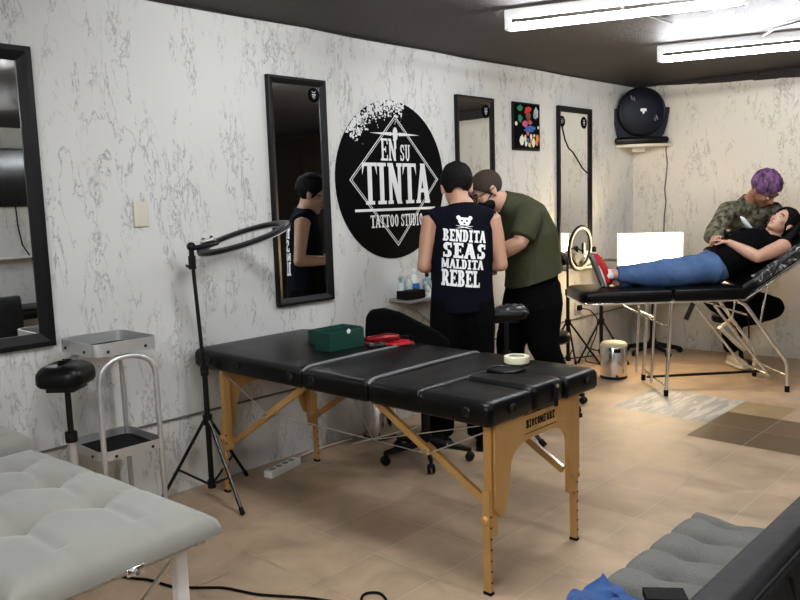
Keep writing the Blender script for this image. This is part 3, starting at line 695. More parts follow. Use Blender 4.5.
for ex, s in ((-1.66, 1), (-3.33, -1)):
    for y in LY:
        q = -1 if y == LY[0] else 1
        lg = MB().box((ex, y, .43), (.034, .042, .42), None, .004).build('leg', 'wood', t, smooth=False)
        MB().box((ex - s * .001, y + q * .024, .20), (.032, .018, .40), None, .003).build('leg_extension', 'wood', lg, smooth=False)
        MB().box((ex, y + q * .024, .006), (.036, .022, .012), None, .002).build('leg_tip', 'rubber', lg)
        mb = MB()
        for k in range(7): mb.lathe([(0, 0), (.0045, 0), (.0045, .001), (0, .001)], (ex + .0166, y + q * .024, .05 + k * .042), frame((1, 0, 0)), 8)
        mb.build('peg_hole', 'rubber', lg)
        MB().lathe([(0, 0), (.018, 0), (.02, .008), (.012, .018), (0, .02)], (ex, y + q * .032, .29), frame((0, q, 0)), 14).build('leg_knob', 'wood', lg)
    ya, yb2 = LY[0] - .01, LY[1] + .015
    poly = [(ya, .655), (ya, .33), (ya + .03, .29), (ya + .05, .30), (ya + .075, .36), (ya + .095, .47)]
    poly += [(ya + .095 + .13 * (1 - math.cos(k * PI / 12)), .47 + .075 * math.sin(k * PI / 12)) for k in range(1, 7)]
    poly += [(yb2 - .095 - .13 * (1 - math.sin(k * PI / 12)), .47 + .075 * math.cos(k * PI / 12)) for k in range(0, 7)]
    poly += [(yb2 - .075, .36), (yb2 - .05, .30), (yb2 - .03, .29), (yb2, .33), (yb2, .655)]
    ep = MB().prism(poly, (ex + s * .02 - (.012 if s < 0 else 0), 0, 0), (0, 1, 0), (0, 0, 1), .012).build('end_panel', 'wood', t, smooth=False)
    if s > 0:
        X = ex + .0335; Pz = lambda y, z: V((X, y, z))
        letters(word('BIOCOMFORT', 2.40, .588, 2.60, .62, .3, .2, .12) + [R4(2.39, .640, 2.61, .643), R4(2.39, .566, 2.61, .569)], Pz, 'panel_lettering', 'rubber', ep)
    for y in LY:
        q = -1 if y == LY[0] else 1; tx = -2.27 if s > 0 else -2.68
        a = V((ex - s * .02, y, .32 if s > 0 else .26)); b = V((tx, y, .65)); mm = a + (b - a) * .5; yo = V((0, -q * .028, 0))
        def plank(p0, p1, nm='strut'):
            d = (p1 - p0); MB().box((p0 + p1) / 2, (.02, .03, d.length), frame(d, (0, 1, 0)), .003).build(nm, 'wood', t, smooth=False)
        plank(a + yo, mm + (b - a) * .03 + yo); plank(mm - (b - a) * .03 + yo * .3, b + yo * .3)
        MB().cyl(mm + V((0, -.03, 0)), mm + V((0, .03, 0)), .006, seg=8).build('strut_pin', 'steel', t)
kn = V((-2.56, 2.5, .345))
for s, ex in ((1, -1.66), (-1, -3.33)):
    for y in LY:
        mid = V(((ex + (-2.27 if s > 0 else -2.68)) / 2, y, .47)); MB().tube([mid, kn], .0028, 6).build('brace_cable', 'cable_metal', t)
        MB().tube([(ex, y, .62), mid], .0028, 6).build('brace_cable', 'cable_metal', t)
MB().tube([kn + V((-.03, -.1, 0)), kn + V((.03, .28, .0))], .004, 6).build('cable_bar', 'cable_metal', t)

# things on the table
def open_box(name, label, c, sz, wall, a, m, mi):
    t = thing(name, label, 'box', c, 0); R = rz(a); c = V(c); w, d, h = sz; mb = MB()
    mb.box(c + V((0, 0, wall / 2)), (w, d, wall), R)
    for sx in (-1, 1): mb.box(c + R @ V((sx * (w - wall) / 2, 0, 0)) + V((0, 0, h / 2)), (wall, d, h), R, .0008, 1)
    for sy in (-1, 1): mb.box(c + R @ V((0, sy * (d - wall) / 2, 0)) + V((0, 0, h / 2)), (w, wall, h), R, .0008, 1)
    mb.build('box_walls', m, t, smooth=False)
    MB().box(c + V((0, 0, wall + .002)), (w - 2.2 * wall, d - 2.2 * wall, .002), R).build('lining', mi, t, smooth=False)
    return t
t = open_box('card_box', 'dark green open card box on the black massage table, nearer of the two', (-2.82, 2.55, .752), (.115, .225, .092), .004, -.02, 'green_box', 'green_in')
MB().lathe([(0, 0), (.012, 0), (.012, .0012), (0, .0012)], (-2.7622, 2.56, .838), frame((1, 0, 0)), 16).build('thumb_notch', 'white', t)
t = open_box('box_lid', 'dark green card box lid lying behind the open green box', (-2.97, 2.66, .752), (.15, .24, .07), .004, -.02, 'green_box', 'green_in')
mb = MB(); poly = [(0, -.12), (.05, -.10), (.085, -.05), (.06, 0), (.085, .05), (.07, .10), (.02, .125), (-.02, .09), (-.05, .11), (-.075, .06), (-.06, 0), (-.07, -.06), (-.04, -.10)]
mb.prism(poly, (-2.70, 2.775, .7535), rz(-.75) @ V((1, 0, 0)), rz(-.75) @ V((0, 1, 0)), .005)
# U x W is +z here
tag(mb.build('red_film', 'red', smooth=False), 'flat red film pad on the massage table beside the green box', 'film pad')
t = thing('tattoo_machine', 'small dark red tattoo machine lying on the red film pad', 'tattoo machine', (-2.71, 2.74, .757))
MB().loft([((-2.775, 2.70, .775), .014), ((-2.73, 2.735, .780), .02), ((-2.69, 2.765, .785), .022), ((-2.655, 2.79, .785), .016)], 14, (0, 0, 1)).build('body', 'crimson', t)
MB().loft([((-2.83, 2.665, .768), .005), ((-2.775, 2.70, .775), .011)], 12, (0, 0, 1)).build('grip', 'black_metal', t)
MB().tube([(-2.655, 2.79, .785), (-2.62, 2.84, .79), (-2.66, 2.88, .77), (-2.72, 2.86, .765)], .004, 6, bend=.03).build('cord', 'rubber', t)
t = thing('foot_switch', 'small black switch lying in front of the red film pad', 'switch', (-2.66, 2.665, .752))
MB().box((-2.665, 2.655, .762), (.05, .09, .02), rz(-.6), .006).build('body', 'black_plastic', t)
for k in (-1, 1): MB().lathe([(0, 0), (.012, 0), (.012, .008), (0, .009)], V((-2.665, 2.655, .772)) + rz(-.6) @ V((0, k * .025, 0)), None, 14).build('button', 'chrome', t)
t = thing('masking_tape_roll', 'cream roll of masking tape on the far end of the massage table', 'tape roll', (-1.93, 2.735, .75))
MB().lathe([(.036, 0), (.054, 0), (.055, .004), (.055, .024), (.054, .028), (.036, .028)], (-1.905, 2.745, .752), None, 40, False).build('tape', 'tape', t)
MB().lathe([(.033, .001), (.0362, .001), (.0362, .027), (.033, .027)], (-1.905, 2.745, .752), None, 40, False).build('cardboard_core', 'ivory', t)
# ------------------------------------------------------------------ tattoo bed on chrome legs
BA, BN, BO = V((.727, .687, 0)), V((-.687, .727, 0)), V((-2.872, 4.87, 0))
def B(s, t, z=0): return BO + BA * s + BN * t + V((0, 0, z))
BR = Matrix((BA, BN, V((0, 0, 1)))).transposed()
t = thing('tattoo_bed', 'black padded reclining tattoo bed on chrome tube legs, under the reclining woman', 'tattoo bed', B(.8, .26).to_tuple())
mb = MB(); pad(mb, .045, .70, 0, .55, .695, .775, .09, .03, BR, BO, corners=(0, 1, 1, 0)); mb.build('foot_cushion', 'vinyl', t, ang=60)
mb = MB(); pad(mb, .712, 1.225, 0, .55, .695, .775, .02, .026, BR, BO, corners=(0, 0, 0, 0)); mb.build('seat_cushion', 'vinyl', t, ang=60)
INC = math.radians(33.6); bR = Matrix((BA * math.cos(INC) + V((0, 0, math.sin(INC))), BN, V((0, 0, math.cos(INC))) - BA * math.sin(INC))).transposed()
bc = B(1.235, 0, .70)
mb = MB(); pad(mb, 0, .78, 0, .55, .012, .092, .05, .028, bR, bc, corners=(1, 0, 0, 1)); mb.build('back_cushion', 'vinyl', t, ang=60)
ch = lambda nm, pts, r=.0105, bend=.0: MB().tube(pts, r, 12, bend=bend).build(nm, 'chrome', t)
for tt in (.015, .535):
    ch('side_rail', [B(.07, tt, .685), B(1.235, tt, .685)])
    p = lambda d, h: bc + bR @ V((d, tt, h)); ch('back_rail', [p(-.01, -.005), p(.76, -.005)])
    MB().box(p(.005, -.004), (.07, .014, .05), bR, .006).build('hinge_plate', 'black_metal', t)
ch('cross_rail', [B(.07, .015, .685), B(.07, .535, .685)])
for s in (.693,): ch('cross_rail', [B(s, 0, .683), B(s, .54, .683)])
for tt in (0, .52):
    lg = MB().tube([B(.69, tt, .675), B(.657, tt, .02)], .0135, 12).build('front_leg', 'chrome', t)
    MB().cyl(B(.657, tt, 0), B(.657, tt, .045), .0165).build('rubber_foot', 'rubber', lg)
    lg = MB().tube([B(1.16, tt, .675), B(1.21, tt, .66), B(1.53, tt, .215), B(1.535, tt, .02)], .0135, 12, bend=.05).build('rear_leg', 'chrome', t)
    MB().cyl(B(1.535, tt, 0), B(1.535, tt, .045), .0165).build('rubber_foot', 'rubber', lg)
    ch('diagonal_strut', [B(1.0, tt + (.02 if tt == 0 else -.02), .655), B(1.41, tt + (.02 if tt == 0 else -.02), .12)], .0095)
    ch('back_prop', [B(1.39, tt + .03 if tt == 0 else tt - .03, .79), B(1.335, tt + .03 if tt == 0 else tt - .03, .47)], .007)
    ch('strut_link', [B(1.0, tt + .01, .655), B(1.235, tt + .01, .575)], .007)
    ch('front_strut', [B(.60, tt + (.08 if tt == 0 else -.08), .66), B(.575, tt + (.08 if tt == 0 else -.08), .08)], .0095)
ch('foot_bar', [B(.66, 0, .075), B(.66, .52, .075)]); ch('foot_bar', [B(1.535, 0, .12), B(1.535, .52, .12)]); ch('foot_bar', [B(1.41, .02, .125), B(1.41, .5, .125)], .009)
ch('upper_bar', [B(.60, .08, .56), B(.60, .44, .56)], .008)
ch('upper_bar', [B(.49, .5, .60), B(.69, .02, .49)], .0065)
MB().tube([B(.60, .26, .085), B(1.46, .26, .10)], .010, 10).build('floor_bar', 'black_metal', t)
MB().box(B(.83, .03, .61), (.035, .012, .13), BR @ Matrix.Rotation(.42, 3, 'Y'), .003).build('folded_flap', 'brown_wood', t)
MB().tube([B(1.25, .03, .66), B(1.26, .02, .40)], .006, 8).build('hanging_strap', 'rubber', t)
# clear film wrapped along the near edge of the raised back
mb = MB(); rr = random.Random(5)
def film(u, v):
    d = .10 + .60 * u + .02 * noise.noise(V((u * 3, v * 8, 9))); a = v * 1.0
    w = noise.noise(V((u * 9, v * 3, 1))) * .006
    w2 = .010 * noise.noise(V((u * 26, v * 9, 5)))
    q = V((d, -.008 - w - w2, .03 + .07 * min(a * 1.6, 1))) if a < .6 else V((d, -.006 - w + (a - .6) * .10, .105 + w + abs(w2)))
    return bc + bR @ q
mb.grid(film, 90, 14); tag(mb.build('plastic_film', 'film'), 'crinkled clear plastic film wrapped on the raised back of the tattoo bed', 'plastic film')

# ------------------------------------------------------------------ ring lights and panel
def ring_light(t, C, e1, e2, R, w, th):
    """annulus: black back shell, pale diffuser on the other face; normal = e1 x e2 points to the back"""
    C, e1, e2 = V(C), V(e1).normalized(), V(e2); e2 = (e2 - e1 * e2.dot(e1)).normalized(); n = e1.cross(e2)
    fr = Matrix((e1, e2, n)).transposed()
    MB().lathe([(R - w, 0), (R - w, th), (R - w * .75, th * 1.25), (R - w * .25, th * 1.25), (R, th), (R, 0)], C, fr, 64, False).build('ring_back', 'black_plastic', t)
    MB().lathe([(R - w + .002, .001), (R - w + .004, -.006), (R - w / 2, -.011), (R - .004, -.006), (R - .002, .001)], C, fr, 64, False).build('ring_diffuser', 'ringwhite', t)
t = thing('ring_light', 'large black ring light tilted flat on a tripod stand by the left wall', 'ring light', (-3.33, 2.10, 0))
tripod(t, (-3.33, 2.10, 0), [(-3.0, 2.05), (-3.44, 2.39), (-3.475, 1.90)], .40, .07, 1.235, topoff=(-.015, -.02))
top = V((-3.345, 2.08, 1.222)); e1 = V((.704, .664, .245))
RC = top + e1 * .27 + V((0, 0, .012))
ring_light(t, RC, e1, (-.67, .72, .17), .235, .05, .016)
mb = MB(); mb.cyl(top + V((0, 0, -.06)), top + V((0, 0, .005)), .018); mb.cyl(top + V((0, 0, .005)), top + V((0, 0, .05)), .013); mb.ell(top + V((0, 0, .05)), (.022, .022, .022)); mb.build('tilt_head', 'black_plastic', t)
MB().cyl(top + V((.02, -.03, -.045)), top + V((-.02, .03, -.045)) + V((-.03, -.03, 0)), .008).build('head_knob', 'black_plastic', t)
MB().box(top + e1 * .07 + V((0, 0, .035)), (.13, .05, .022), frame(V((-.17, -.1, 1)), e1), .008).build('bracket', 'black_plastic', t)
MB().box(top + e1 * .085 + V((0, 0, .056)), (.075, .048, .018), frame(V((-.17, -.1, 1)), e1), .007).build('control_box', 'steel', t)
mb = MB()
for k in (-.02, .02): mb.cyl(top + e1 * (.085 + k) + V((0, 0, .06)), top + e1 * (.085 + k) + V((-.003, -.002, .073)), .008)
mb.build('control_knob', 'black_plastic', t)

t = thing('ring_light', 'small white ring light upright on a tripod beside the green-shirted man', 'ring light', (-3.37, 5.6, 0))
tripod(t, (-3.37, 5.6, 0), [(-3.0, 5.61), (-3.475, 5.9), (-3.475, 5.28)], .42, .12, .98, r=.012)
c2 = V((-3.37, 5.6, .98)); n2 = V((.90, .02, -.06)).normalized()
RC2 = c2 + V((.07, .07, .055)); x2 = V((0, 0, 1)).cross(n2).normalized()
ring_light(t, RC2, V((0, 0, 1)) - n2 * n2.z, -x2, .19, .033, .013)
MB().tube([c2 + V((0, 0, -.03)), c2 + V((0, 0, .03)), RC2 - V((0, 0, .15)) - n2 * .02], .010, 8).build('bracket', 'black_plastic', t)
MB().tube([c2 + V((0, 0, .02)), c2 + V((.04, .03, .07)), RC2 + V((.02, .03, -.03))], .006, 8, bend=.03).build('gooseneck', 'black_metal', t)
MB().box(RC2 + V((.02, .03, .0)), (.02, .05, .09), rz(.2), .006).build('phone_clip', 'black_plastic', t)

t = thing('light_panel', 'glowing rectangular light panel on a stand in the far corner behind the bed', 'light panel', (-3.35, 6.12, 0))
tripod(t, (-3.35, 6.12, 0), [(-3.47, 5.93), (-3.47, 6.33), (-3.09, 6.12)], .36, .10, .93, r=.013)
pr = Matrix((V((.89, .456, 0)), V((-.456, .89, 0)), V((0, 0, 1)))).transposed(); pc = V((-3.035, 6.395, .885))
MB().box(pc, (.55, .045, .49), pr, .008).build('panel_frame', 'white', t)
MB().box(pc + V((.456, -.89, 0)) * .024, (.52, .006, .46), pr, .002).build('light_face', 'panel_glow', t)
MB().tube([(-3.35, 6.12, .90), (-3.32, 6.20, .90), pc + pr @ V((-.2, .035, 0))], .012, 8).build('panel_arm', 'black_metal', t)

# ------------------------------------------------------------------ bins
def bin_(c, r, h, label, lid=True, pink=False):
    t = thing('pedal_bin', label, 'bin', c)
    MB().lathe([(r * .98, 0), (r, .006), (r, h * .86), (r * .985, h * .87)], c, None, 36).build('body', 'chrome', t)
    MB().lathe([(r * 1.01, 0), (r * 1.02, .02), (r * .99, .022), (0, .022)], c, None, 36).build('base_ring', 'black_plastic', t)
    MB().lathe([(r * 1.015, h * .87), (r * 1.015, h * .90), (r * .9, h * .955), (r * .5, h * .99), (0, h)], c, None, 36).build('lid', 'tape' if pink else 'steel', t)
    d = V((.686, -.728, 0)); c = V(c)
    MB().tube([c + d * r * .9 + V((0, 0, .03)), c + d * (r + .045) + V((0, 0, .015))], .009, 8).build('pedal', 'black_plastic', t)
    MB().box(c + d * (r + .003) + V((0, 0, h * .78)), (.05, .012, .03), frame((0, 0, 1), V((.728, .686, 0))), .004).build('lid_catch', 'black_plastic', t)
bin_((-2.985, 5.655, 0), .105, .30, 'steel pedal bin standing beneath the foot of the tattoo bed', pink=True)
bin_((-3.385, 3.37, 0), .105, .33, 'steel pedal bin by the left wall behind the front massage table')

# ------------------------------------------------------------------ stools and chair
t = thing('office_chair', 'black office chair on casters behind the front massage table', 'chair', (-2.86, 3.215, 0))
cc = V((-2.86, 3.215, 0)); star_base(t, cc, .25, 5, -.75, .095, .40)
mb = MB(); mb.ell(cc + V((.0, -.02, .435)), (.20, .19, .045)); mb.box(cc + V((0, 0, .40)), (.16, .16, .03), None, .01); mb.build('seat', 'black_cotton', t)
MB().tube([cc + V((-.08, -.06, .40)), cc + V((-.15, -.20, .44)), cc + V((-.13, -.27, .66))], .016, 10, bend=.05).build('back_stem', 'black_metal', t)
MB().tube([cc + V((.1, -.1, .39)), cc + V((.2, -.2, .37))], .008, 8).build('height_lever', 'black_plastic', t)
bk = V((-2.79, 3.005, .755)); bx = V((.80, .60, 0)).normalized(); by = V((-.60, .80, 0))
mb = MB(); prof = [(-.215, .10), (-.19, .135), (-.12, .145), (-.03, .12), (.06, .07), (.16, .02), (.225, -.03), (.235, -.08), (.20, -.13), (.0, -.15), (-.15, -.14), (-.20, -.08), (-.222, .0)]
mb.prism(prof, bk + by * .03, bx, V((0, 0, 1)), .06); bmesh.ops.subdivide_edges(mb.bm, edges=[e for e in mb.bm.edges], cuts=1)
me = remesh(mb, .012, 6); link('backrest', me, 'black_cotton', t)

t = thing('swivel_stool', 'black swivel stool on casters behind the green-shirted man', 'stool', (-3.05, 4.76, 0))
cc = V((-3.05, 4.76, 0)); star_base(t, cc, .29, 5, .1, .09, .42)
MB().lathe([(0, 0), (.16, 0), (.178, .015), (.18, .045), (.165, .068), (.10, .078), (0, .08)], cc + V((0, 0, .42)), None, 36).build('seat', 'vinyl', t)
t = thing('swivel_stool', 'black star-based stool by the back wall, seen under the tattoo bed', 'stool', (-3.17, 6.75, 0))
cc = V((-3.17, 6.75, 0)); star_base(t, cc, .245, 5, .70, .07, .50, False)
MB().lathe([(0, 0), (.15, 0), (.165, .015), (.165, .045), (.15, .062), (0, .07)], cc + V((0, 0, .50)), None, 36).build('seat', 'vinyl', t)

def armrest(c, zp, label, feet, yaw, padsz, wrap=False, chromed=False):
    t = thing('armrest_stand', label, 'armrest', c); c = V(c)
    MB().cyl(c + V((0, 0, .16)), c + V((0, 0, zp - .2)), .018).build('lower_pole', 'steel' if chromed else 'black_metal', t)
    MB().cyl(c + V((0, 0, zp - .25)), c + V((0, 0, zp - .03)), .012).build('upper_pole', 'black_metal', t)
    mb = MB(); mb.cyl(c + V((0, 0, zp - .24)), c + V((0, 0, zp - .20)), .024); mb.cyl(c + V((0, 0, zp - .22)), c + V((.05, -.02, zp - .22)), .007); mb.build('lock_knob', 'black_plastic', t)
    for fx, fy in feet:
        f = V((fx, fy, .014)); lg = MB().tube([c + V((0, 0, .24)), f], .012, 10).build('leg', 'black_metal', t)
        MB().tube([f + (c + V((0, 0, .24)) - f).normalized() * .04, f], .017, 10).build('rubber_foot', 'rubber', lg)
    w, d, h = padsz; R = rz(yaw); mb = MB(); pad(mb, -w / 2, w / 2, -d / 2, d / 2, 0, h, .05, h * .55, R, c + V((0, 0, zp)), crown=.012); p = mb.build('arm_pad', 'vinyl', t, ang=60)
    MB().box(c + V((0, 0, zp - .012)), (w * .6, d * .6, .022), R).build('pad_plate', 'black_metal', t)
    if wrap:
        mb = MB(); g = lambda u, v: c + R @ V(((u - .5) * w * 1.04, (v - .5) * d * 1.04, h + .016 + .007 * noise.noise(V((u * 7, v * 7, 3))) - .05 * max(0, abs(u - .5) - .38) * 4 - .05 * max(0, abs(v - .5) - .38) * 4)) + V((0, 0, zp))
        mb.grid(g, 18, 18); mb.build('film_wrap', 'film', p)
    return t
armrest((-3.085, 1.31, 0), .775, 'black padded armrest on a pole, left of the steel trolley', [(-2.95, 1.56), (-3.3, 1.37), (-2.98, 1.10)], .72, (.185, .21, .085), chromed=True)
armrest((-2.69, 3.775, 0), .75, 'film-wrapped black armrest on a stand between the two standing men', [(-2.432, 3.779), (-2.80, 3.68), (-2.70, 4.02)], .72, (.24, .16, .06), wrap=True)

# ------------------------------------------------------------------ steel trolley
t = thing('steel_trolley', 'small steel trolley with two trays standing by the left wall', 'trolley', (-3.27, 1.59, 0))
tx0, tx1, ty0, ty1 = -3.435, -3.10, 1.435, 1.735
def tray(z, h):
    mb = MB(); rc = .045; out = []
    for q, (cx, cy) in enumerate(((tx1 - rc, ty1 - rc), (tx0 + rc, ty1 - rc), (tx0 + rc, ty0 + rc), (tx1 - rc, ty0 + rc))):
        for k in range(6): a = q * PI / 2 + k * PI / 10; out.append((cx + rc * math.cos(a), cy + rc * math.sin(a)))
    n = len(out); rings = []
    for zz, s in ((z, -.004), (z, 0), (z + h, 0), (z + h, -.006), (z + .004, -.006)):
        cx, cy = (tx0 + tx1) / 2, (ty0 + ty1) / 2
        rings.append([mb.bm.verts.new((cx + (a - cx) * (1 + s / .16), cy + (b - cy) * (1 + s / .15), zz)) for a, b in out])
    mb.bm.faces.new(list(reversed(rings[0])))
    for A, Bq in zip(rings, rings[1:]):
        for k in range(n): mb.bm.faces.new((A[k], A[(k + 1) % n], Bq[(k + 1) % n], Bq[k]))
    mb.bm.faces.new(rings[-1]); tr = mb.build('tray', 'steel', t, ang=30)
    pl = MB(); pl.bm.faces.new([pl.bm.verts.new(((tx0 + tx1) / 2 + (a - (tx0 + tx1) / 2) * .94, (ty0 + ty1) / 2 + (b - (ty0 + ty1) / 2) * .94, z + .006)) for a, b in out]); pl.build('tray_mat', 'rubber', tr, smooth=False)
    r = MB()
    for a, b, d in ((tx1 + .001, 1.50, (1, 0, 0)), (tx1 + .001, 1.67, (1, 0, 0)), (-3.36, ty0 - .001, (0, -1, 0)), (-3.18, ty0 - .001, (0, -1, 0))): r.lathe([(0, 0), (.007, 0), (.005, .004), (0, .005)], (a, b, z + h * .35), frame(d), 10)
    r.build('rivet', 'black_metal', tr)
tray(.852, .055); tray(.405, .04)
for x in (tx1 - .012, tx0 + .012):
    MB().tube([(x, ty0 + .015, .04), (x, ty0 + .02, .79), (x, ty0 + .10, .838), (x, ty1 - .10, .838), (x, ty1 - .02, .79), (x, ty1 - .015, .04)], .0115, 12, bend=.07).build('tube_frame', 'steel', t)
for x in (tx1 - .012, tx0 + .012):
    for y in (ty0 + .015, ty1 - .015):
        mb = MB(); mb.lathe([(0, -.011), (.022, -.011), (.025, -.006), (.025, .006), (.022, .011), (0, .011)], (x, y, .025), frame((0, 1, 0)), 18); mb.box((x, y, .045), (.016, .03, .02)); mb.build('caster', 'black_plastic', t)

# ------------------------------------------------------------------ wall shelf with bottles
t = thing('bottle_shelf', 'grey wall shelf with a sloping grey side behind the sleeveless man', 'shelf', (-3.42, 3.95, .5))
MB().box((-3.42, 3.99, .822), (.20, .72, .02), None, .003).build('shelf_board', 'grey_panel', t, smooth=False)
MB().prism([(3.64, .81), (4.34, .81), (4.34, .50), (4.06, .55), (3.95, .60), (3.85, .68), (3.75, .75)], (-3.40, 0, 0), (0, 1, 0), (0, 0, 1), .02).build('side_panel', 'grey_panel', t, smooth=False)
def bottle(c, r, h, body, cap, label, kind='plain'):
    t = thing('bottle', label, 'bottle', c, 0, 'bottles on the grey wall shelf'); c = V(c)
    MB().lathe([(r * .95, 0), (r, .006), (r, h * .62), (r * .8, h * .72), (r * .36, h * .8), (r * .36, h * .84)], c, None, 22).build('bottle_body', body, t)
    if kind == 'spray':
        mb = MB(); mb.cyl(c + V((0, 0, h * .83)), c + V((0, 0, h * .93)), r * .42); mb.box(c + V((.01, -.012, h * .96)), (.05, .022, .025), rz(-.8), .006); mb.box(c + V((.022, -.024, h * .88)), (.008, .012, .04), rz(-.8), .003); mb.build('spray_head', cap, t)
    else: MB().lathe([(r * .42, h * .83), (r * .45, h * .84), (r * .45, h * .95), (r * .3, h), (0, h)], c, None, 18).build('cap', cap, t)
    if kind == 'band': MB().lathe([(r * 1.012, h * .15), (r * 1.012, h * .48)], c, None, 22, False).build('label_band', 'blue', t)
    return t
zs_ = .833
bottle((-3.44, 3.665, zs_), .026, .145, 'bottle_clear', 'teal', 'slim greyish bottle with teal spray head, leftmost on the grey shelf', 'spray')
bottle((-3.44, 3.745, zs_), .024, .15, 'bottle_clear', 'bottle_clear', 'plain frosted bottle on the grey shelf, second from the left')
bottle((-3.46, 3.81, zs_), .04, .185, 'white', 'white', 'white bottle with blue band on the grey shelf', 'band')
bottle((-3.42, 3.90, zs_), .03, .15, 'teal', 'rubber', 'pale teal bottle with black cap on the grey shelf')
bottle((-3.45, 3.99, zs_), .03, .13, 'rubber', 'white', 'small black bottle with white cap beside the sleeveless man')
tag(MB().box((-3.385, 3.70, .862), (.10, .17, .052), rz(.0), .004).build('supply_box', 'rubber', smooth=False), 'low black box on the grey shelf in front of the bottles', 'box')
mb = MB(); mb.loft([((-3.36, 3.84, .842), .05, .045), ((-3.36, 3.845, .86), .03, .028), ((-3.362, 3.83, .90), .012, .01), ((-3.365, 3.815, .935), .02, .006)], 16); me = remesh(mb, .006, 2); wrinkle(me, .008, 40)
tag(link('plastic_bag', me, 'white'), 'gathered white plastic bag on the grey shelf', 'bag')
mb = MB(); mb.ell((-3.345, 3.945, .89), (.035, .06, .05)); me = remesh(mb, .007, 1); wrinkle(me, .02, 32)
tag(link('glove_wad', me, 'blue'), 'crumpled bright blue glove on the grey shelf', 'glove')

t = thing('side_shelf', 'pale wall shelf behind the small white ring light', 'shelf', (-3.44, 5.95, .84))
MB().box((-3.445, 5.93, .855), (.15, .62, .018), None, .003).build('shelf_board', 'grey_panel', t, smooth=False)
mb = MB(); mb.ell((-3.44, 5.80, .938), (.05, .10, .062)); me = remesh(mb, .008, 1); wrinkle(me, .012, 25)
tag(link('grey_pouch', me, 'grey_side'), 'grey cloth pouch on the pale shelf behind the ring light', 'pouch')
mb = MB(); mb.ell((-3.42, 5.99, .935), (.045, .05, .06)); me = remesh(mb, .008, 1); wrinkle(me, .02, 30)
tag(link('paper_towel', me, 'sock'), 'crumpled white paper towel on the pale shelf behind the ring light', 'paper towel')
t = thing('bottle', 'small dark bottle beside the paper towel on the pale shelf', 'bottle', (-3.42, 6.12, .866))
MB().lathe([(.03, 0), (.032, .005), (.032, .075), (.015, .095), (.015, .10)], (-3.42, 6.12, .866), None, 20).build('bottle_body', 'bottle_clear', t)
MB().lathe([(.018, .10), (.02, .105), (.02, .15), (0, .155)], (-3.42, 6.12, .866), None, 20).build('cap', 'rubber', t)
t = thing('wall_outlet', 'small outlet with a black plug low on the left wall near the corner', 'outlet', (XW, 6.0, .44))
MB().box((XW + .006, 6.0, .485), (.012, .075, .11), None, .003).build('plate', 'ivory', t)
MB().box((XW + .028, 6.0, .49), (.035, .04, .045), None, .006).build('plug', 'rubber', t)
tag(MB().tube([(XW + .045, 6.0, .485), (XW + .06, 6.12, .46), (XW + .06, 6.26, .36), (XW + .05, 6.25, .22), (XW + .06, 6.12, .1), (XW + .08, 5.98, .02), (-3.30, 6.0, .008), (-3.24, 6.02, .008)], .005, 6, bend=.05).build('lamp_cable', 'rubber'), 'thin black cable looping down from the low wall outlet', 'cable')

# ------------------------------------------------------------------ near bed, lower left
t = thing('facial_bed', 'pale grey tufted velvet bed on a steel frame at the lower left', 'bed', (-2.5, .9, 0))
LA = math.radians(3.5); LR = rz(LA); L0 = V((-1.852, 1.19, 0))            # far right corner of the top
def lw(x, y, z): return L0 + LR @ V((x, y, 0)) + V((0, 0, z))
def tufted(x0, x1, y0, y1, z0, z1, tufts, nu, nv, depth, rad, dome, edge=.03, groove=None):
    mb = MB(); W_, H_ = x1 - x0, y1 - y0
    def top(u, v):
        x, y = x0 + W_ * u, y0 + H_ * v
        e = min(x - x0, x1 - x, y - y0, y1 - y); k = min(max(e, 0) / edge, 1); z = z1 - (1 - math.sqrt(max(0, 1 - (1 - k) ** 2))) * edge * .8
        z += dome * (1 - abs(2 * u - 1) ** 3) * (1 - abs(2 * v - 1) ** 3)
        d = 0
        for tx, ty in tufts:
            r2 = ((x - tx) ** 2 + (y - ty) ** 2); d = max(d, math.exp(-r2 / (2 * (rad * .45) ** 2)) * .55 + math.exp(-math.sqrt(r2) / rad) * .45)
        z -= depth * d
        if groove: z -= groove(x, y)
        return V((x, y, z))
    g = mb.grid(top, nu, nv); bm = mb.bm
    rim = [g[i][0] for i in range(nu + 1)] + [g[nu][j] for j in range(1, nv + 1)] + [g[i][nv] for i in range(nu - 1, -1, -1)] + [g[0][j] for j in range(nv - 1, 0, -1)]
    lowr = [bm.verts.new((v.co.x, v.co.y, z0)) for v in rim]; n = len(rim)
    for k in range(n): f = bm.faces.new((rim[k], lowr[k], lowr[(k + 1) % n], rim[(k + 1) % n])); f.material_index = 1
    f = bm.faces.new(lowr); f.material_index = 1
    return mb
tl = []
for j, yy in enumerate((-.185, -.41)):
    for k in range(4): tl.append((-.37 - .268 * k - (.0 if j == 0 else .0), yy))
def glv(x, y):          # soft creases joining the buttons
    d = 0
    for yy in (-.185, -.41): d += .009 * math.exp(-((y - yy) / .02) ** 2)
    for k in range(4): d += .009 * math.exp(-((x + .37 + .268 * k) / .02) ** 2) * (1 if -.5 < y < -.1 else .3)
    return d * (1 if -1.06 < x < -.12 else .2)
mb = tufted(-1.12, 0, -.60, 0, .530, .592, tl, 150, 86, .058, .075, .030, .055, glv)
for v in mb.bm.verts: v.co = L0 + LR @ V((v.co.x, v.co.y, 0)) + V((0, 0, v.co.z))
mb.build('main_cushion', ['grey_light', 'grey_light'], t, ang=50)
mb = tufted(-1.56, -1.135, -.60, 0, .555, .635, [(-1.35, -.2), (-1.35, -.41)], 60, 74, .03, .07, .035, .05)
for v in mb.bm.verts: v.co = L0 + LR @ V((v.co.x, v.co.y, 0)) + V((0, 0, v.co.z))
mb.build('head_cushion', ['grey_light', 'grey_light'], t, ang=50)
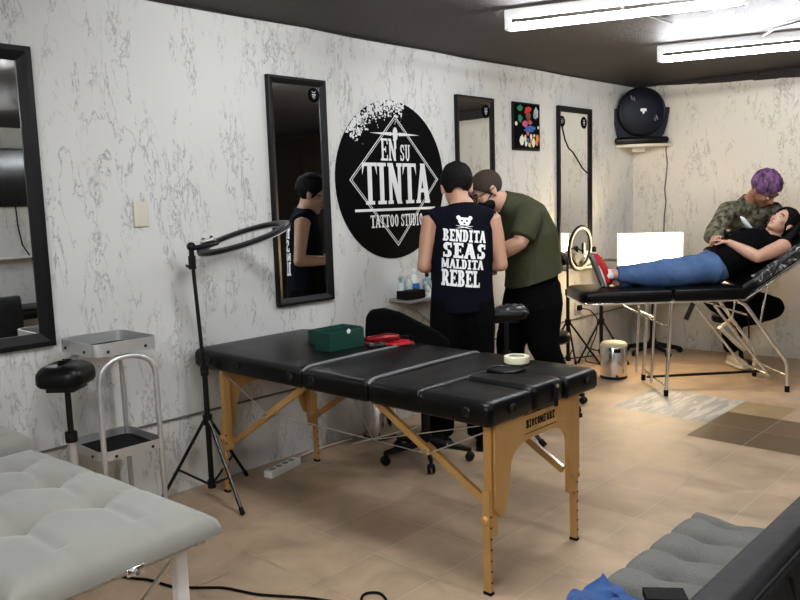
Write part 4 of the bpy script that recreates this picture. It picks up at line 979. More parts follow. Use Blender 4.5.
MB().tube([lw(-.215, -.265, .603), lw(-.19, -.268, .602), lw(-.165, -.278, .60)], .004, 6).build('pen_mark', 'pen', t)
mb = MB()
for x in (-.05, -1.1, -1.5): mb.box(lw(x, -.3, .517), (.03, .52, .025), LR)
for y in (-.05, -.55): mb.box(lw(-.78, y, .517), (1.5, .03, .025), LR)
mb.build('steel_frame', 'steel', t, smooth=False)
for x in (-.11, -1.45):
    for y in (-.075, -.52):
        lg = MB().box(lw(x, y, .25), (.036, .036, .50), LR, .004).build('leg', 'white', t, smooth=False)
        MB().box(lw(x, y, .008), (.042, .042, .016), LR, .004).build('leg_tip', 'rubber', lg)
        s = -1 if x > -.5 else 1
        d = lw(x + s * .42, y, .06) - lw(x, y, .49); MB().box((lw(x + s * .42, y, .06) + lw(x, y, .49)) / 2 + LR @ V((0, .028 if y > -.3 else -.028, 0)), (.018, .01, d.length), frame(d, (0, 1, 0))).build('leg_brace', 'steel', t, smooth=False)
mb = MB(); mb.box(lw(.006, -.28, .53), (.01, .05, .022), LR, .003); mb.cyl(lw(.006, -.28, .53), lw(.035, -.29, .535), .006); mb.build('latch', 'chrome', t)

# ------------------------------------------------------------------ futon, lower right
t = thing('futon_sofa', 'dark grey tufted futon with a black back at the lower right', 'sofa', (-.7, 1.75, 0))
tu = [(-.857, .88 + .15 * k) for k in range(11)] + [(-.62, .88 + .15 * k) for k in range(11)]
def gr(x, y):
    ph = (y - .88) / .15; k = abs(ph - round(ph)) * .15
    return .022 * math.exp(-(k / .02) ** 2) * (1 if x < -.5 else 0)
mb = tufted(-1.0, -.47, .70, 2.44, .27, .432, tu, 80, 260, .052, .05, .018, .055, gr)
mb.build('seat_cushion', ['grey_dark', 'grey_dark'], t, ang=60)
MB().tube([(-.96, 2.438, .385), (-.5, 2.438, .39)], .006, 8).build('end_piping', 'rubber', t)
mb = MB(); mb.box((-.72, 1.57, .245), (.46, 1.68, .05)); mb.build('base_frame', 'black_metal', t, smooth=False)
for x in (-.92, -.5):
    for y in (.78, 2.35): MB().lathe([(.022, 0), (.026, .22), (0, .22)], (x, y, 0), None, 14).build('leg', 'black_metal', t)
mb = MB()
def back(u, v):       # profile from the seat side over the top and down the rear
    y = .62 + 1.84 * u; pr_ = [(-.515, .36), (-.50, .78), (-.482, .803), (-.43, .806), (-.415, .795), (-.405, .785), (-.385, .70), (-.375, .25)]
    q = v * (len(pr_) - 1); i = min(int(q), len(pr_) - 2); f = q - i
    w = .003 * noise.noise(V((y * 3, v * 6, 0)))
    return V((pr_[i][0] * (1 - f) + pr_[i + 1][0] * f + w, y, pr_[i][1] * (1 - f) + pr_[i + 1][1] * f + w * 1.3))
g = mb.grid(back, 60, 42); bm = mb.bm
for i in (0, 60): bm.faces.new([g[i][j] for j in range(43)])
bm.faces.new([g[i][0] for i in range(61)] + [g[60 - i][42] for i in range(61)])
bk = mb.build('backrest', 'vinyl_dull', t, ang=50)
MB().tube([(-.409, .63 + .18 * k, .792) for k in range(11)], .004, 6).build('back_seam', 'rubber', bk)
for k, yy in enumerate((1.40,)):
    MB().tube([(-.399, yy, .78), (-.374, yy + .01, .60), (-.37, yy, .3)], .003, 6).build('back_seam', 'rubber', bk)
# blue cloth and black pouch on its seat
mb = MB(); rr = random.Random(2)
def cl(u, v):
    x, y = -1.06 + .40 * u, 1.40 + .37 * v - .03 * u
    nz = noise.noise(V((x * 11, y * 11, 2))) * .024 + noise.noise(V((x * 26, y * 26, 7))) * .014
    z = .452 + nz + .02 * math.sin(u * 6) * (1 - v)
    if x < -.975: z -= min((-.975 - x) * 1.6, .12); x = -.975 - (-.975 - x) * .4 - .005
    ed = noise.noise(V((u * 5, v * 5, 4))) * .04
    return V((x + ed, y + ed * .7 + (.03 * math.sin(u * 9) if v > .9 else 0), max(z, .3)))
mb.grid(cl, 46, 40)
o = tag(mb.build('blue_cloth', 'blue_cloth', recalc=False), 'crumpled blue cloth lying on the grey futon seat', 'cloth')
mb = MB(); mb.prism([(-.05, -.03), (.05, -.03), (.05, .03), (-.05, .03)], (-.80, 1.785, .437), V((.8, .6, 0)), V((-.6, .8, 0)), .02)
tag(mb.build('black_pouch', 'rubber', smooth=False), 'flat black pouch on the futon seat beside the blue cloth', 'pouch')

# ------------------------------------------------------------------ things on the floor
fp = [(-3.12, 1.33), (-2.967, 1.348), (-2.842, 1.374), (-2.754, 1.425), (-2.614, 1.456), (-2.569, 1.494), (-2.466, 1.579), (-2.322, 1.628), (-2.147, 1.739), (-2.03, 1.79), (-1.93, 1.79), (-1.86, 1.83), (-1.90, 1.90), (-1.944, 1.925), (-1.98, 1.932), (-2.012, 1.90), (-2.005, 1.865), (-1.95, 1.82), (-1.83, 1.74), (-1.70, 1.66)]
tag(MB().tube([(a, b, .006) for a, b in fp], .005, 8, bend=.03).build('floor_cable', 'rubber'), 'thin black cable trailing over the floor tiles in front', 'cable')
t = thing('power_strip', 'white power strip lying on the floor along the left wall', 'power strip', (-3.34, 2.55, 0))
a = math.atan2(.20, -.045) ; MB().box((-3.35, 2.57, .02), (.26, .06, .04), rz(a - .0), .006).build('strip_body', 'white', t)
mb = MB()
for k in range(4): mb.lathe([(0, 0), (.018, 0), (.018, .001), (0, .001)], V((-3.35, 2.57, .0402)) + rz(a) @ V((-.09 + .055 * k, 0, 0)), None, 16)
mb.build('socket', 'grey_panel', t)
MB().tube([V((-3.35, 2.57, .02)) + rz(a) @ V((.125, 0, 0)), (-3.42, 2.75, .02), (-3.47, 2.90, .012), (-3.46, 3.2, .008)], .006, 6, bend=.05).build('power_cord', 'white', t)
# ------------------------------------------------------------------ people
def head(mb, c, F, U, k=1.0):
    """skull, face, ears and neck root as overlapping forms; F = facing, U = up; returns local->world"""
    F, U = V(F).normalized(), V(U); U = (U - F * U.dot(F)).normalized(); R = F.cross(U); c = V(c)
    Mx = Matrix((R, F, U)).transposed(); L = lambda x, y, z: c + Mx @ (V((x, y, z)) * k)
    e = lambda x, y, z, a, b, d: mb.ell(L(x, y, z), (a * k, b * k, d * k), Mx)
    e(0, -.014, .030, .074, .094, .084); e(0, .020, -.030, .060, .072, .080); e(0, .040, -.070, .043, .045, .038)
    e(0, .066, -.094, .024, .022, .017); e(0, .072, .020, .046, .016, .013)
    for s in (-1, 1):
        e(s * .036, .056, -.024, .024, .024, .022); e(s * .075, -.008, -.012, .010, .018, .031); e(s * .079, -.016, -.002, .007, .012, .022)
        e(s * .011, .094, -.034, .008, .009, .007)
    mb.loft([(L(0, .080, .012), .007 * k), (L(0, .096, -.012), .009 * k), (L(0, .108, -.030), .0115 * k)], 12)
    e(0, .084, -.056, .020, .010, .006); e(0, .083, -.066, .018, .011, .007)
    return L, Mx
def face_parts(p, L, Mx, k=1.0, brow='hair', closed=False, lips=True):
    for s in (-1, 1):
        ey = MB().ell(L(s * .030, .0765, -.002), (.0125 * k, .009 * k, .0065 * k), Mx, 14).build('eye', 'eye', p)
        MB().ell(L(s * .030, .0835, -.002), (.0052 * k, .003 * k, .0056 * k), Mx, 12).build('iris', 'hair', ey)
        MB().tube([L(s * .014, .087, .020), L(s * .030, .087, .026), L(s * .048, .076, .020)], .0034 * k, 6).build('eyebrow', brow, p)
    if lips:
        MB().loft([(L(-.022, .082, -.0615), .003 * k), (L(0, .0955, -.0600), .0065 * k), (L(.022, .082, -.0615), .003 * k)], 10, (0, 0, 1)).build('lips', 'lip', p)

def cap_hair(L, Mx, k, radii, cen, planes, bumpy=0, sc=30):
    """hair shell: ellipsoid cut away on the wrong side of each plane (point, outward normal), head-local"""
    mb = MB(); mb.ell(L(*cen), tuple(r * k for r in radii), Mx, 40)
    for (p, n) in planes:
        bmesh.ops.bisect_plane(mb.bm, geom=list(mb.bm.verts) + list(mb.bm.edges) + list(mb.bm.faces), plane_co=L(*p), plane_no=(Mx @ V(n)).normalized(), clear_outer=True)
    if bumpy:
        mb.bm.normal_update()
        for v in mb.bm.verts: v.co += v.normal * bumpy * (noise.noise(v.co * sc) + .5 * noise.noise(v.co * sc * 2.7))
    return mb

def hand(mb, w, d, pn, side, curl=.5, k=1.0, spread=1.0):
    """palm, four fingers with three joints each, thumb from the side of the palm near the wrist"""
    w, d, pn = V(w), V(d).normalized(), V(pn); pn = (pn - d * pn.dot(d)).normalized(); s = V(side); s = (s - d * s.dot(d) - pn * s.dot(pn)).normalized()
    h = MB()
    h.loft([(w - d * .02 * k, .026 * k, .020 * k), (w + d * .02 * k, .032 * k, .017 * k), (w + d * .055 * k, .040 * k, .015 * k), (w + d * .088 * k, .040 * k, .012 * k)], 16, s)
    for off, ln, r, dc in ((.031, .070, .0082, 0), (.0105, .078, .0086, .05), (-.0105, .072, .0082, .1), (-.030, .056, .0072, .18)):
        p = w + d * .085 * k + s * off * k * spread; a = curl * .55 + dc; pts = [(p - d * .015 * k, r * k * 1.1)]; dd = d + s * off * 2 * (spread - .8)
        for i, f in enumerate((.42, .32, .26)):
            pts.append((p, r * k * (1 - .07 * i))); q = (dd.normalized() * math.cos(a) + pn * math.sin(a)); p = p + q * ln * f * k; a += curl * (.9 if i == 0 else .7) + dc * .5
        pts.append((p, r * k * .76)); h.loft(pts, 10, s)
    p = w + d * .022 * k + s * .026 * k; t1 = (d * .62 + s * .66 + pn * .35).normalized(); t2 = (d * .82 + s * .2 + pn * .5 * (1 + curl * .3)).normalized()
    h.loft([(p - s * .012 * k, .013 * k), (p + t1 * .034 * k, .011 * k), (p + t1 * .034 * k + t2 * .028 * k, .0095 * k), (p + t1 * .034 * k + t2 * .050 * k, .0075 * k)], 10, d)
    me = remesh(h, .0034, 1); mb.addmesh(me); bpy.data.meshes.remove(me)

def cloth(name, m, p, lofts, voxel=.011, it=4, amp=.004, sc=14, cuts=(), extra=None):
    mb = MB()
    for st, rf, flat in lofts: mb.loft(st, 26, rf, flat)
    if extra: extra(mb)
    me = remesh(mb, voxel, it)
    if cuts:
        b = bmesh.new(); b.from_mesh(me)
        for co_, no in cuts: bmesh.ops.bisect_plane(b, geom=list(b.verts) + list(b.edges) + list(b.faces), plane_co=V(co_), plane_no=V(no), clear_outer=True)
        b.to_mesh(me); b.free()
    wrinkle(me, amp, sc, (1, 1, .55)); return link(name, me, m, p, ang=70)

def shoe(p, O, fwd, up, L=.275, w=.098, upper='black_cotton', sole='rubber', nm='shoe', lace=None):
    O, f, u = V(O), V(fwd).normalized(), V(up); u = (u - f * u.dot(f)).normalized(); x = f.cross(u); Mx = Matrix((x, f, u)).transposed()
    T = lambda a, b, c: O + Mx @ V((a, b, c))
    mb = MB()
    mb.loft([(T(0, .03, .045), w * .36, .042), (T(0, L * .3, .05), w * .38, .045), (T(0, L * .55, .04), w * .46, .034), (T(0, L * .78, .032), w * .48, .028), (T(0, L * .93, .026), w * .36, .02)], 18, x)
    mb.loft([(T(0, .05, .035), w * .37, .045), (T(0, .055, .085), w * .36, .044)], 18, x, True)
    me = remesh(mb, .007, 3)
    b = bmesh.new(); b.from_mesh(me); bmesh.ops.bisect_plane(b, geom=list(b.verts) + list(b.edges) + list(b.faces), plane_co=T(0, 0, .016), plane_no=-u, clear_outer=True); b.to_mesh(me); b.free()
    s = link(nm, me, upper, p, ang=60)
    pr = [(0, -.012, .30), (.1, -.01, .36), (.3, 0, .38), (.5, 0, .44), (.68, 0, .50), (.82, 0, .47), (.93, 0, .36), (1.0, 0, .16)]
    poly = [(w * q, L * a) for a, _, q in pr] + [(-w * q, L * a) for a, _, q in reversed(pr)]
    MB().prism(poly, O, x, f, .024).build('sole', sole, s, smooth=False)
    if lace:
        for k in range(4): MB().tube([T(-.022, L * (.36 + .07 * k), .085 - .008 * k), T(0, L * (.37 + .07 * k), .093 - .01 * k), T(.022, L * (.36 + .07 * k), .085 - .008 * k)], .003, 6).build('lace', lace, s)
    return s

# ---- man in the sleeveless printed shirt -------------------------------------
TC = V((-2.815, 3.515, 0)); tr, tf = V((.728, .686, 0)), V((-.686, .728, 0)); X3 = V((1, 0, 0))
W_ = lambda a, b, z: TC + tr * a + tf * b + V((0, 0, z))
p = thing('person', 'person seen from behind in a sleeveless black shirt with white lettering, standing bent-headed', 'person', TC, math.atan2(.686, .728))
mb = MB()
mb.loft([(W_(0, 0, .84), .135, .085), (W_(0, 0, .90), .150, .100), (W_(0, .0, 1.02), .150, .102), (W_(.01, .0, 1.18), .165, .108), (W_(.015, .0, 1.30), .172, .105), (W_(.018, .01, 1.38), .13, .08), (W_(.012, .012, 1.42), .075, .062)], 26, tr)
mb.loft([(W_(.012, .01, 1.38), .062, .060), (W_(.0, .03, 1.46), .056, .058), (W_(-.01, .05, 1.52), .055, .06)], 18, tr)
hl, hm = head(mb, W_(-.012, .065, 1.533), tf * .93 - V((0, 0, .36)), V((0, 0, 1)), 1.1)
for s, sh, el, wr in ((-1, (-.175, .0, 1.335), (-.218, -.03, 1.085), (-.10, .20, 1.075)), (1, (.188, .0, 1.33), (.226, -.03, 1.08), (.09, .20, 1.075))):
    sh, el, wr = W_(*sh), W_(*el), W_(*wr)
    mb.loft([(sh - tr * s * .06, .06), (sh, .055), (sh.lerp(el, .35), .048), (sh.lerp(el, .75), .041), (el, .039)], 18, tf); mb.loft([(el, .039), (el.lerp(wr, .3), .041), (el.lerp(wr, .75), .031), (wr, .025)], 16, V((0, 0, 1)))
for s, kx, ky, ax, ay in ((-1, -.11, .03, -.14, .06), (1, .09, .03, .085, -.02)):
    mb.loft([(W_(s * .085, 0, .86), .085), (W_(kx, ky, .47), .055), (W_(ax, ay, .07), .04)], 16, tr)
me = remesh(mb, .0065, 3); mb = MB(); mb.addmesh(me)
hand(mb, W_(-.10, .20, 1.075), tf * .8 + tr * .35 - V((0, 0, .1)), tr * .6 - V((0, 0, .8)), V((0, 0, 1)) + tr * .5, .9)
hand(mb, W_(.09, .20, 1.075), tf * .8 - tr * .35 - V((0, 0, .1)), -tr * .6 - V((0, 0, .8)), V((0, 0, 1)) - tr * .5, .9)
mb.build('body', 'skin_tan', p, ang=70); face_parts(p, hl, hm, 1.1)
hm_ = cap_hair(hl, hm, 1.1, (.086, .105, .096), (0, -.012, .034), [((0, -.10, -.005), (0, -.45, -1)), ((0, .075, .060), (0, .9, -1))], .006, 36)
hm_.build('hair', 'hair', p)
cap_hair(hl, hm, 1.1, (.0785, .098, .088), (0, -.014, .028), [((0, -.085, -.035), (0, -.35, -1)), ((0, .03, .0), (0, 1, -.55))]).build('faded_hair', 'fade_hair', p)
mb = MB(); fr = lambda x, y, z: hl(x, y, z)
for s in (-1, 1):
    mb.tube([fr(s * .031 + .021 * math.cos(a * PI / 10), .098, -.002 + .016 * math.sin(a * PI / 10)) for a in range(20)], .0022, 6, True); mb.tube([fr(s * .052, .096, .004), fr(s * .075, .07, .006), fr(s * .082, -.01, .002)], .0022, 6)
mb.tube([fr(-.010, .100, .002), fr(0, .103, .005), fr(.010, .100, .002)], .002, 6); mb.build('glasses', 'black_plastic', p)
def pants(lofts, nm='trousers', m='black_cotton', amp=.006, pp=None): return cloth(nm, m, pp, lofts, .012, 4, amp, 12)
pants([([(W_(0, 0, .83), .172, .124), (W_(0, 0, .92), .175, .125)], tr, True),
       ([(W_(-.082, 0, .88), .098, .118), (W_(-.09, .0, .74), .102, .112), (W_(-.115, .03, .45), .085, .088), (W_(-.14, .05, .16), .080, .085), (W_(-.142, .06, .075), .078, .09)], tr, True),
       ([(W_(.082, 0, .88), .098, .118), (W_(.088, .0, .74), .102, .112), (W_(.095, .03, .45), .085, .088), (W_(.088, -.01, .16), .080, .085), (W_(.086, -.015, .075), .078, .09)], tr, True)], pp=p)
st = cloth('sleeveless_shirt', 'navy_cotton', p, [([(W_(0, 0, .815), .186, .138), (W_(0, 0, .93), .180, .132), (W_(0, 0, 1.05), .178, .126), (W_(.01, .0, 1.18), .182, .128), (W_(.015, .0, 1.29), .176, .122), (W_(.015, .005, 1.375), .150, .092), (W_(.013, .012, 1.437), .078, .074)], tr, True),
       ([(W_(-.150, 0, 1.328), .082, .076), (W_(-.12, .0, 1.345), .076, .070), (W_(.015, .005, 1.37), .07, .064), (W_(.135, .0, 1.345), .076, .070), (W_(.160, 0, 1.328), .080, .076)], V((0, 0, 1)), True)], .010, 4, .005, 11)
bv = BVHTree.FromPolygons([ROOTM[st.name] @ v.co for v in st.data.vertices], [list(q.vertices) for q in st.data.polygons])
def onshirt(a, z):
    o = W_(a, -.6, z); h = bv.ray_cast(o, tf)
    return (h[0] if h[0] else W_(a, -.13, z)) - tf * .0035
sk = lambda polys: [[(x - .16 * (1.29 - z) * .28 + .012, z + x * -.10) for x, z in q] for q in polys]
tx = word('BENDITA', -.118, 1.222, .122, 1.290, .34, .17, .06) + word('SEAS', -.122, 1.130, .126, 1.216, .36, .17, .08) + word('MALDITA', -.122, 1.070, .112, 1.124, .34, .17, .06) + word('REBEL', -.122, .970, .092, 1.064, .34, .16, .05)
letters(sk(tx), onshirt, 'shirt_lettering', 'print', st, cut=.022)
circ = lambda cx, cy, r, n=14, e=1: [(cx + r * math.cos(2 * PI * k / n), cy + r * e * math.sin(2 * PI * k / n)) for k in range(n)]
bear = [[(-.036, 1.352), (-.030, 1.358), (.030, 1.358), (.036, 1.352), (.034, 1.332), (.022, 1.314), (-.022, 1.314), (-.034, 1.332)], circ(-.033, 1.356, .012), circ(.033, 1.356, .012), BAR(-.042, 1.296, .042, 1.312, .02), BAR(-.042, 1.312, .042, 1.296, .02)]
letters(sk(bear), onshirt, 'shirt_emblem', 'print', st, cut=.02)
letters(sk([circ(-.014, 1.340, .0055), circ(.014, 1.340, .0055), circ(0, 1.325, .006, e=.7)]), lambda a, z: onshirt(a, z) - tf * .0015, 'emblem_face', 'navy_cotton', st, cut=.03)
shoe(p, W_(-.142, -.03, 0), tf - tr * .25, V((0, 0, 1))); shoe(p, W_(.086, -.10, 0), tf + tr * .2, V((0, 0, 1)))
t = thing('tattoo_machine', 'black tattoo pen held by the man in the sleeveless shirt', 'tattoo machine', W_(.0, .32, 1.03))
MB().loft([(W_(.03, .29, 1.10), .012), (W_(.02, .33, 1.06), .014), (W_(.01, .37, 1.01), .008), (W_(.008, .385, .99), .003)], 12).build('pen_body', 'steel', t)
MB().tube([W_(.03, .29, 1.10), W_(.05, .25, 1.15), W_(.0, .3, 1.2), W_(-.1, .45, 1.0), W_(-.15, .42, .87)], .004, 6, bend=.05).build('pen_cord', 'rubber', t)

# ---- man in the olive T-shirt -------------------------------------------------
GC = V((-2.845, 4.30, 0)); gf = V((-.60, -.80, 0)); gl = V((.80, -.60, 0)); Z3 = V((0, 0, 1))
G = lambda f, l, z: GC + gf * f + gl * l + Z3 * z
p = thing('person', 'person in an olive T-shirt, black face mask and glasses, leaning in from the right', 'person', GC, math.atan2(-.80, -.60))
mb = MB()
mb.loft([(G(0, 0, .84), .13, .10), (G(0, 0, .95), .155, .13), (G(0, 0, 1.10), .16, .14), (G(.01, 0, 1.25), .165, .13), (G(.085, 0, 1.36), .13, .10), (G(.17, 0, 1.42), .08, .07)], 24, gl)
mb.loft([(G(.13, 0, 1.39), .070), (G(.22, 0, 1.44), .068), (G(.29, 0, 1.48), .064)], 18, gl)
HC = G(.305, .0, 1.508); hl, hm = head(mb, HC, gf * .83 + gl * .10 - Z3 * .50, Z3 * .85 + gf * .5, 1.12)
arms = ((1, (.085, .195, 1.335), (.165, .235, 1.185), (.37, .10, 1.06)), (-1, (.09, -.185, 1.32), (.18, -.22, 1.10), (.39, -.06, 1.10)))
for s, sh, el, wr in arms:
    sh, el, wr = G(*sh), G(*el), G(*wr)
    mb.loft([(sh - gl * s * .07, .07), (sh, .066), (sh.lerp(el, .4), .058), (el, .048)], 18, gf); mb.loft([(el, .048), (el.lerp(wr, .28), .051), (el.lerp(wr, .75), .037), (wr, .029)], 16, Z3)
for s, k, a in ((1, (-.02, .10, .50), (-.20, .06, .09)), (-1, (.14, -.10, .48), (.12, -.12, .09))):
    mb.loft([(G(0, s * .08, .86), .07), (G(*k), .055), (G(*a), .042)], 16, gl)
me = remesh(mb, .0065, 3); mb = MB(); mb.addmesh(me)
hand(mb, G(.37, .10, 1.06), gf * .9 - gl * .4 - Z3 * .1, -gl * .5 - Z3 * .8, Z3 * .6 - gl * .5, .9, 1.05); hand(mb, G(.39, -.06, 1.10), gf * .9 + gl * .3, gl * .5 - Z3 * .8, Z3 * .6 + gl * .5, .9, 1.05)
mb.build('body', 'skin_pale', p, ang=70); face_parts(p, hl, hm, 1.12, lips=False)
cap_hair(hl, hm, 1.12, (.0775, .0975, .0875), (0, -.014, .030), [((0, -.09, -.035), (0, -.3, -1)), ((0, .075, .055), (0, 1, -.75)), ((0, .03, .0), (0, .9, -.9))]).build('cropped_hair', 'stubble', p)
mb = MB(); mb.ell(hl(0, .040, -.058), (.068, .073, .061), hm, 32)
bmesh.ops.bisect_plane(mb.bm, geom=list(mb.bm.verts) + list(mb.bm.edges) + list(mb.bm.faces), plane_co=hl(0, .09, -.024), plane_no=hm @ V((0, .25, 1)), clear_outer=True)
bmesh.ops.bisect_plane(mb.bm, geom=list(mb.bm.verts) + list(mb.bm.edges) + list(mb.bm.faces), plane_co=hl(0, .0, -.05), plane_no=hm @ V((0, -1, 0)), clear_outer=True)
mk = mb.build('face_mask', 'rubber', p)
for s in (-1, 1):
    MB().tube([hl(s * .057, .04, -.035), hl(s * .078, .0, -.015), hl(s * .085, -.02, .01)], .003, 6).build('mask_strap', 'rubber', mk)
mb = MB()
for s in (-1, 1):
    mb.tube([hl(s * .031 + .023 * math.cos(a * PI / 10), .101, .0 + .017 * math.sin(a * PI / 10)) for a in range(20)], .003, 6, True); mb.tube([hl(s * .054, .098, .006), hl(s * .078, .07, .008), hl(s * .086, -.012, .004)], .003, 6)
mb.tube([hl(-.008, .103, .004), hl(.008, .103, .004)], .003, 6); mb.build('glasses', 'rubber', p)
sl = []
for s, sh, el, wr in arms:
    sh, el = G(*sh), G(*el); sl.append(([(sh - gl * s * .09 + Z3 * .01, .085), (sh, .084), (sh.lerp(el, .4), .082), (sh.lerp(el, .85), .082)], gf, True))
cloth('t_shirt', 'olive', p, [([(G(-.005, 0, .875), .208, .196), (G(-.005, 0, .97), .202, .186), (G(0, 0, 1.10), .194, .172), (G(.0, 0, 1.22), .198, .160), (G(.045, 0, 1.33), .180, .140), (G(.13, 0, 1.405), .125, .100), (G(.205, 0, 1.437), .085, .078)], gl, True)] + sl, .011, 4, .007, 9, cuts=[(G(0, 0, .935), -(Z3 * .38 + gf * .12))])
pants([([(G(0, 0, .86), .165, .155), (G(0, 0, .94), .170, .160), (G(0, 0, 1.04), .165, .155)], gl, True), ([(G(-.01, .085, .90), .090, .14), (G(-.02, .09, .76), .115, .145), (G(-.03, .095, .50), .092, .10), (G(-.16, .07, .22), .075, .080), (G(-.205, .06, .085), .066, .075)], gl, True),
       ([(G(.01, -.085, .90), .090, .14), (G(.05, -.09, .76), .112, .135), (G(.13, -.10, .48), .092, .10), (G(.125, -.115, .2), .075, .08), (G(.12, -.12, .085), .068, .075)], gl, True)], pp=p)
shoe(p, G(-.29, .065, 0), gf + gl * .25, Z3, .285); shoe(p, G(.04, -.12, 0), gf - gl * .1, Z3, .285)

# ---- reclining woman ------------------------------------------------------------
p = thing('person', 'reclining person in a black sleeveless top, blue jeans and red shoes on the tattoo bed', 'person', B(1.0, .3, .77).to_tuple(), math.atan2(.687, .727))
nn = -BA * .55 + Z3 * .83; Bn = lambda s, t, z, d=0: B(s, t, z) + nn * d
mb = MB()
mb.loft([(Bn(1.0, .29, .875), .155, .10), (Bn(1.10, .29, .90), .165, .115), (Bn(1.20, .29, .955), .158, .115), (Bn(1.32, .29, 1.02), .158, .12), (Bn(1.42, .29, 1.06), .155, .115), (Bn(1.50, .28, 1.085), .12, .085), (Bn(1.54, .275, 1.115), .065, .055)], 24, BN)
mb.loft([(B(1.50, .275, 1.09), .056), (B(1.545, .265, 1.145), .050), (B(1.57, .255, 1.185), .050)], 18, BN)
HC = B(1.592, .245, 1.218); fF = -BA * .68 + Z3 * .62 - BN * .36
hl, hm = head(mb, HC, fF, BA * .7 + Z3 * .72, .97)
arms = ((-1, (1.525, .10, 1.045), (1.315, .035, .985), (1.175, .19, 1.085)), (1, (1.52, .46, 1.06), (1.33, .55, 1.02), (1.20, .40, 1.10)))
for s, sh, el, wr in arms:
    sh, el, wr = B(*sh), B(*el), B(*wr)
    mb.loft([(sh + BN * -s * .06, .058), (sh, .062), (sh.lerp(el, .4), .055), (el, .043)], 18, Z3); mb.loft([(el, .043), (el.lerp(wr, .3), .045), (el.lerp(wr, .75), .033), (wr, .025)], 16, Z3)
for hp_, kn_, an in (((1.06, .19, .885), (.70, .20, .88), (.345, .235, .875)), ((1.06, .39, .885), (.72, .35, .865), (.375, .29, .815))):
    mb.loft([(B(*hp_), .085), (B(*kn_), .06), (B(*an), .036)], 16, Z3)
me = remesh(mb, .006, 3); mb = MB(); mb.addmesh(me)
hand(mb, B(1.175, .19, 1.085), -BA * .75 + BN * .55 + Z3 * .15, -Z3 * .9 - BA * .3, -BA * .5 + Z3 * .5 - BN * .0, .55, .92); hand(mb, B(1.20, .40, 1.105), -BA * .6 - BN * .75 + Z3 * .22, -Z3 * .9, -BA * .6 + Z3 * .4, .5, .92)
mb.build('body', 'skin_pale', p, ang=70); face_parts(p, hl, hm, .97)
mb = cap_hair(hl, hm, .97, (.087, .108, .099), (0, -.016, .034), [((0, .070, .058), (0, 1, -.50)), ((0, .010, -.05), (0, .75, -.65))], .004, 30)
mb.loft([(hl(-.05, -.07, .05), .05, .04), (hl(-.075, -.075, -.04), .045, .035), (hl(-.085, -.07, -.14), .038, .028), (hl(-.07, -.05, -.22), .02, .015)], 16, BN)
mb.loft([(hl(.0, -.085, .08), .06, .04), (hl(.02, -.11, .0), .07, .035), (hl(.05, -.11, -.10), .05, .03)], 16, BN)
mb.build('long_hair', 'hair', p)
MB().ell(hl(-.083, .0, -.045), (.004, .004, .006), hm, 10).build('earring', 'chrome', p)
def bust(mb):
    for tt in (.215, .37): mb.ell(B(1.375, tt, 1.105), (.075, .082, .075), None, 20)
top = cloth('sleeveless_top', 'black_cotton', p, [([(Bn(1.12, .29, .918), .190, .146), (Bn(1.20, .29, .962), .178, .136), (Bn(1.32, .29, 1.025), .170, .134), (Bn(1.42, .29, 1.065), .166, .124), (Bn(1.475, .285, 1.085), .140, .10), (Bn(1.51, .28, 1.10), .10, .078)], BN, True),
      ([(B(1.495, .125, 1.06), .062), (B(1.49, .28, 1.075), .07), (B(1.49, .435, 1.07), .062)], Z3, True)], .010, 4, .004, 14, extra=bust)
cloth('jeans', 'denim', p, [([(Bn(1.02, .29, .875), .180, .120), (Bn(1.10, .29, .90), .182, .132), (Bn(1.165, .29, .94), .172, .130)], BN, True),
      ([(B(1.09, .205, .895), .112), (B(1.0, .20, .90), .110), (B(.88, .20, .885), .110), (B(.70, .20, .876), .106), (B(.58, .215, .866), .094), (B(.45, .23, .875), .070), (B(.365, .235, .880), .056)], Z3, True),
      ([(B(1.09, .375, .885), .108), (B(1.0, .385, .885), .106), (B(.88, .38, .885), .094), (B(.70, .35, .865), .080), (B(.58, .31, .85), .070), (B(.47, .285, .822), .054), (B(.395, .265, .812), .050)], Z3, True)], .010, 3, .005, 15)
for (s, tt, z, tl_) in ((.262, .235, .782, 0), (.30, .305, .775, .0)):
    sf = -BA * .36 + Z3 * .93; su = BA * .93 + Z3 * .36
    shoe(p, B(s - .012, tt, z + .006), sf, su, .258, .11, 'shoe_red', 'shoe_sole', 'red_shoe', None)
    mb = MB(); T2 = lambda a, b, c: B(s - .012, tt, z + .006) + BN * a + sf.normalized() * b + su.normalized() * c
    mb.tube([T2(.042 * math.cos(k * PI / 14) * (1 if True else 1), .122 + .138 * math.sin(k * PI / 14), .030) for k in range(28)], .008, 6, True); mb.build('shoe_welt', 'shoe_white', p)
    MB().loft([(T2(0, .055, .06), .042), (T2(0, .06, .105), .040)], 16, BN, True).build('sock', 'sock', p)

# ---- artist with the purple hair ---------------------------------------------------
p = thing('person', 'person with purple hair in a mottled olive sweatshirt bending over the reclining person', 'person', B(1.5, .9, 0).to_tuple(), math.atan2(.687, .727))
mb = MB()
mb.loft([(B(1.48, .97, .58), .15, .12), (B(1.49, .90, .85), .15, .11), (B(1.515, .79, 1.12), .165, .11), (B(1.53, .71, 1.30), .13, .08), (B(1.54, .66, 1.38), .07, .06)], 24, BA)
mb.loft([(B(1.535, .70, 1.34), .06), (B(1.55, .61, 1.42), .056), (B(1.56, .55, 1.46), .056)], 18, BA)
HC = B(1.57, .49, 1.47); aF = BA * .38 - BN * .48 - Z3 * .79; hl, hm = head(mb, HC, aF, BA * .22 - BN * .75 + Z3 * .6, 1.12)
arms = ((-1, (1.365, .665, 1.30), (1.175, .52, 1.115), (1.25, .38, 1.15)), (1, (1.70, .63, 1.29), (1.76, .45, 1.13), (1.58, .36, 1.20)))
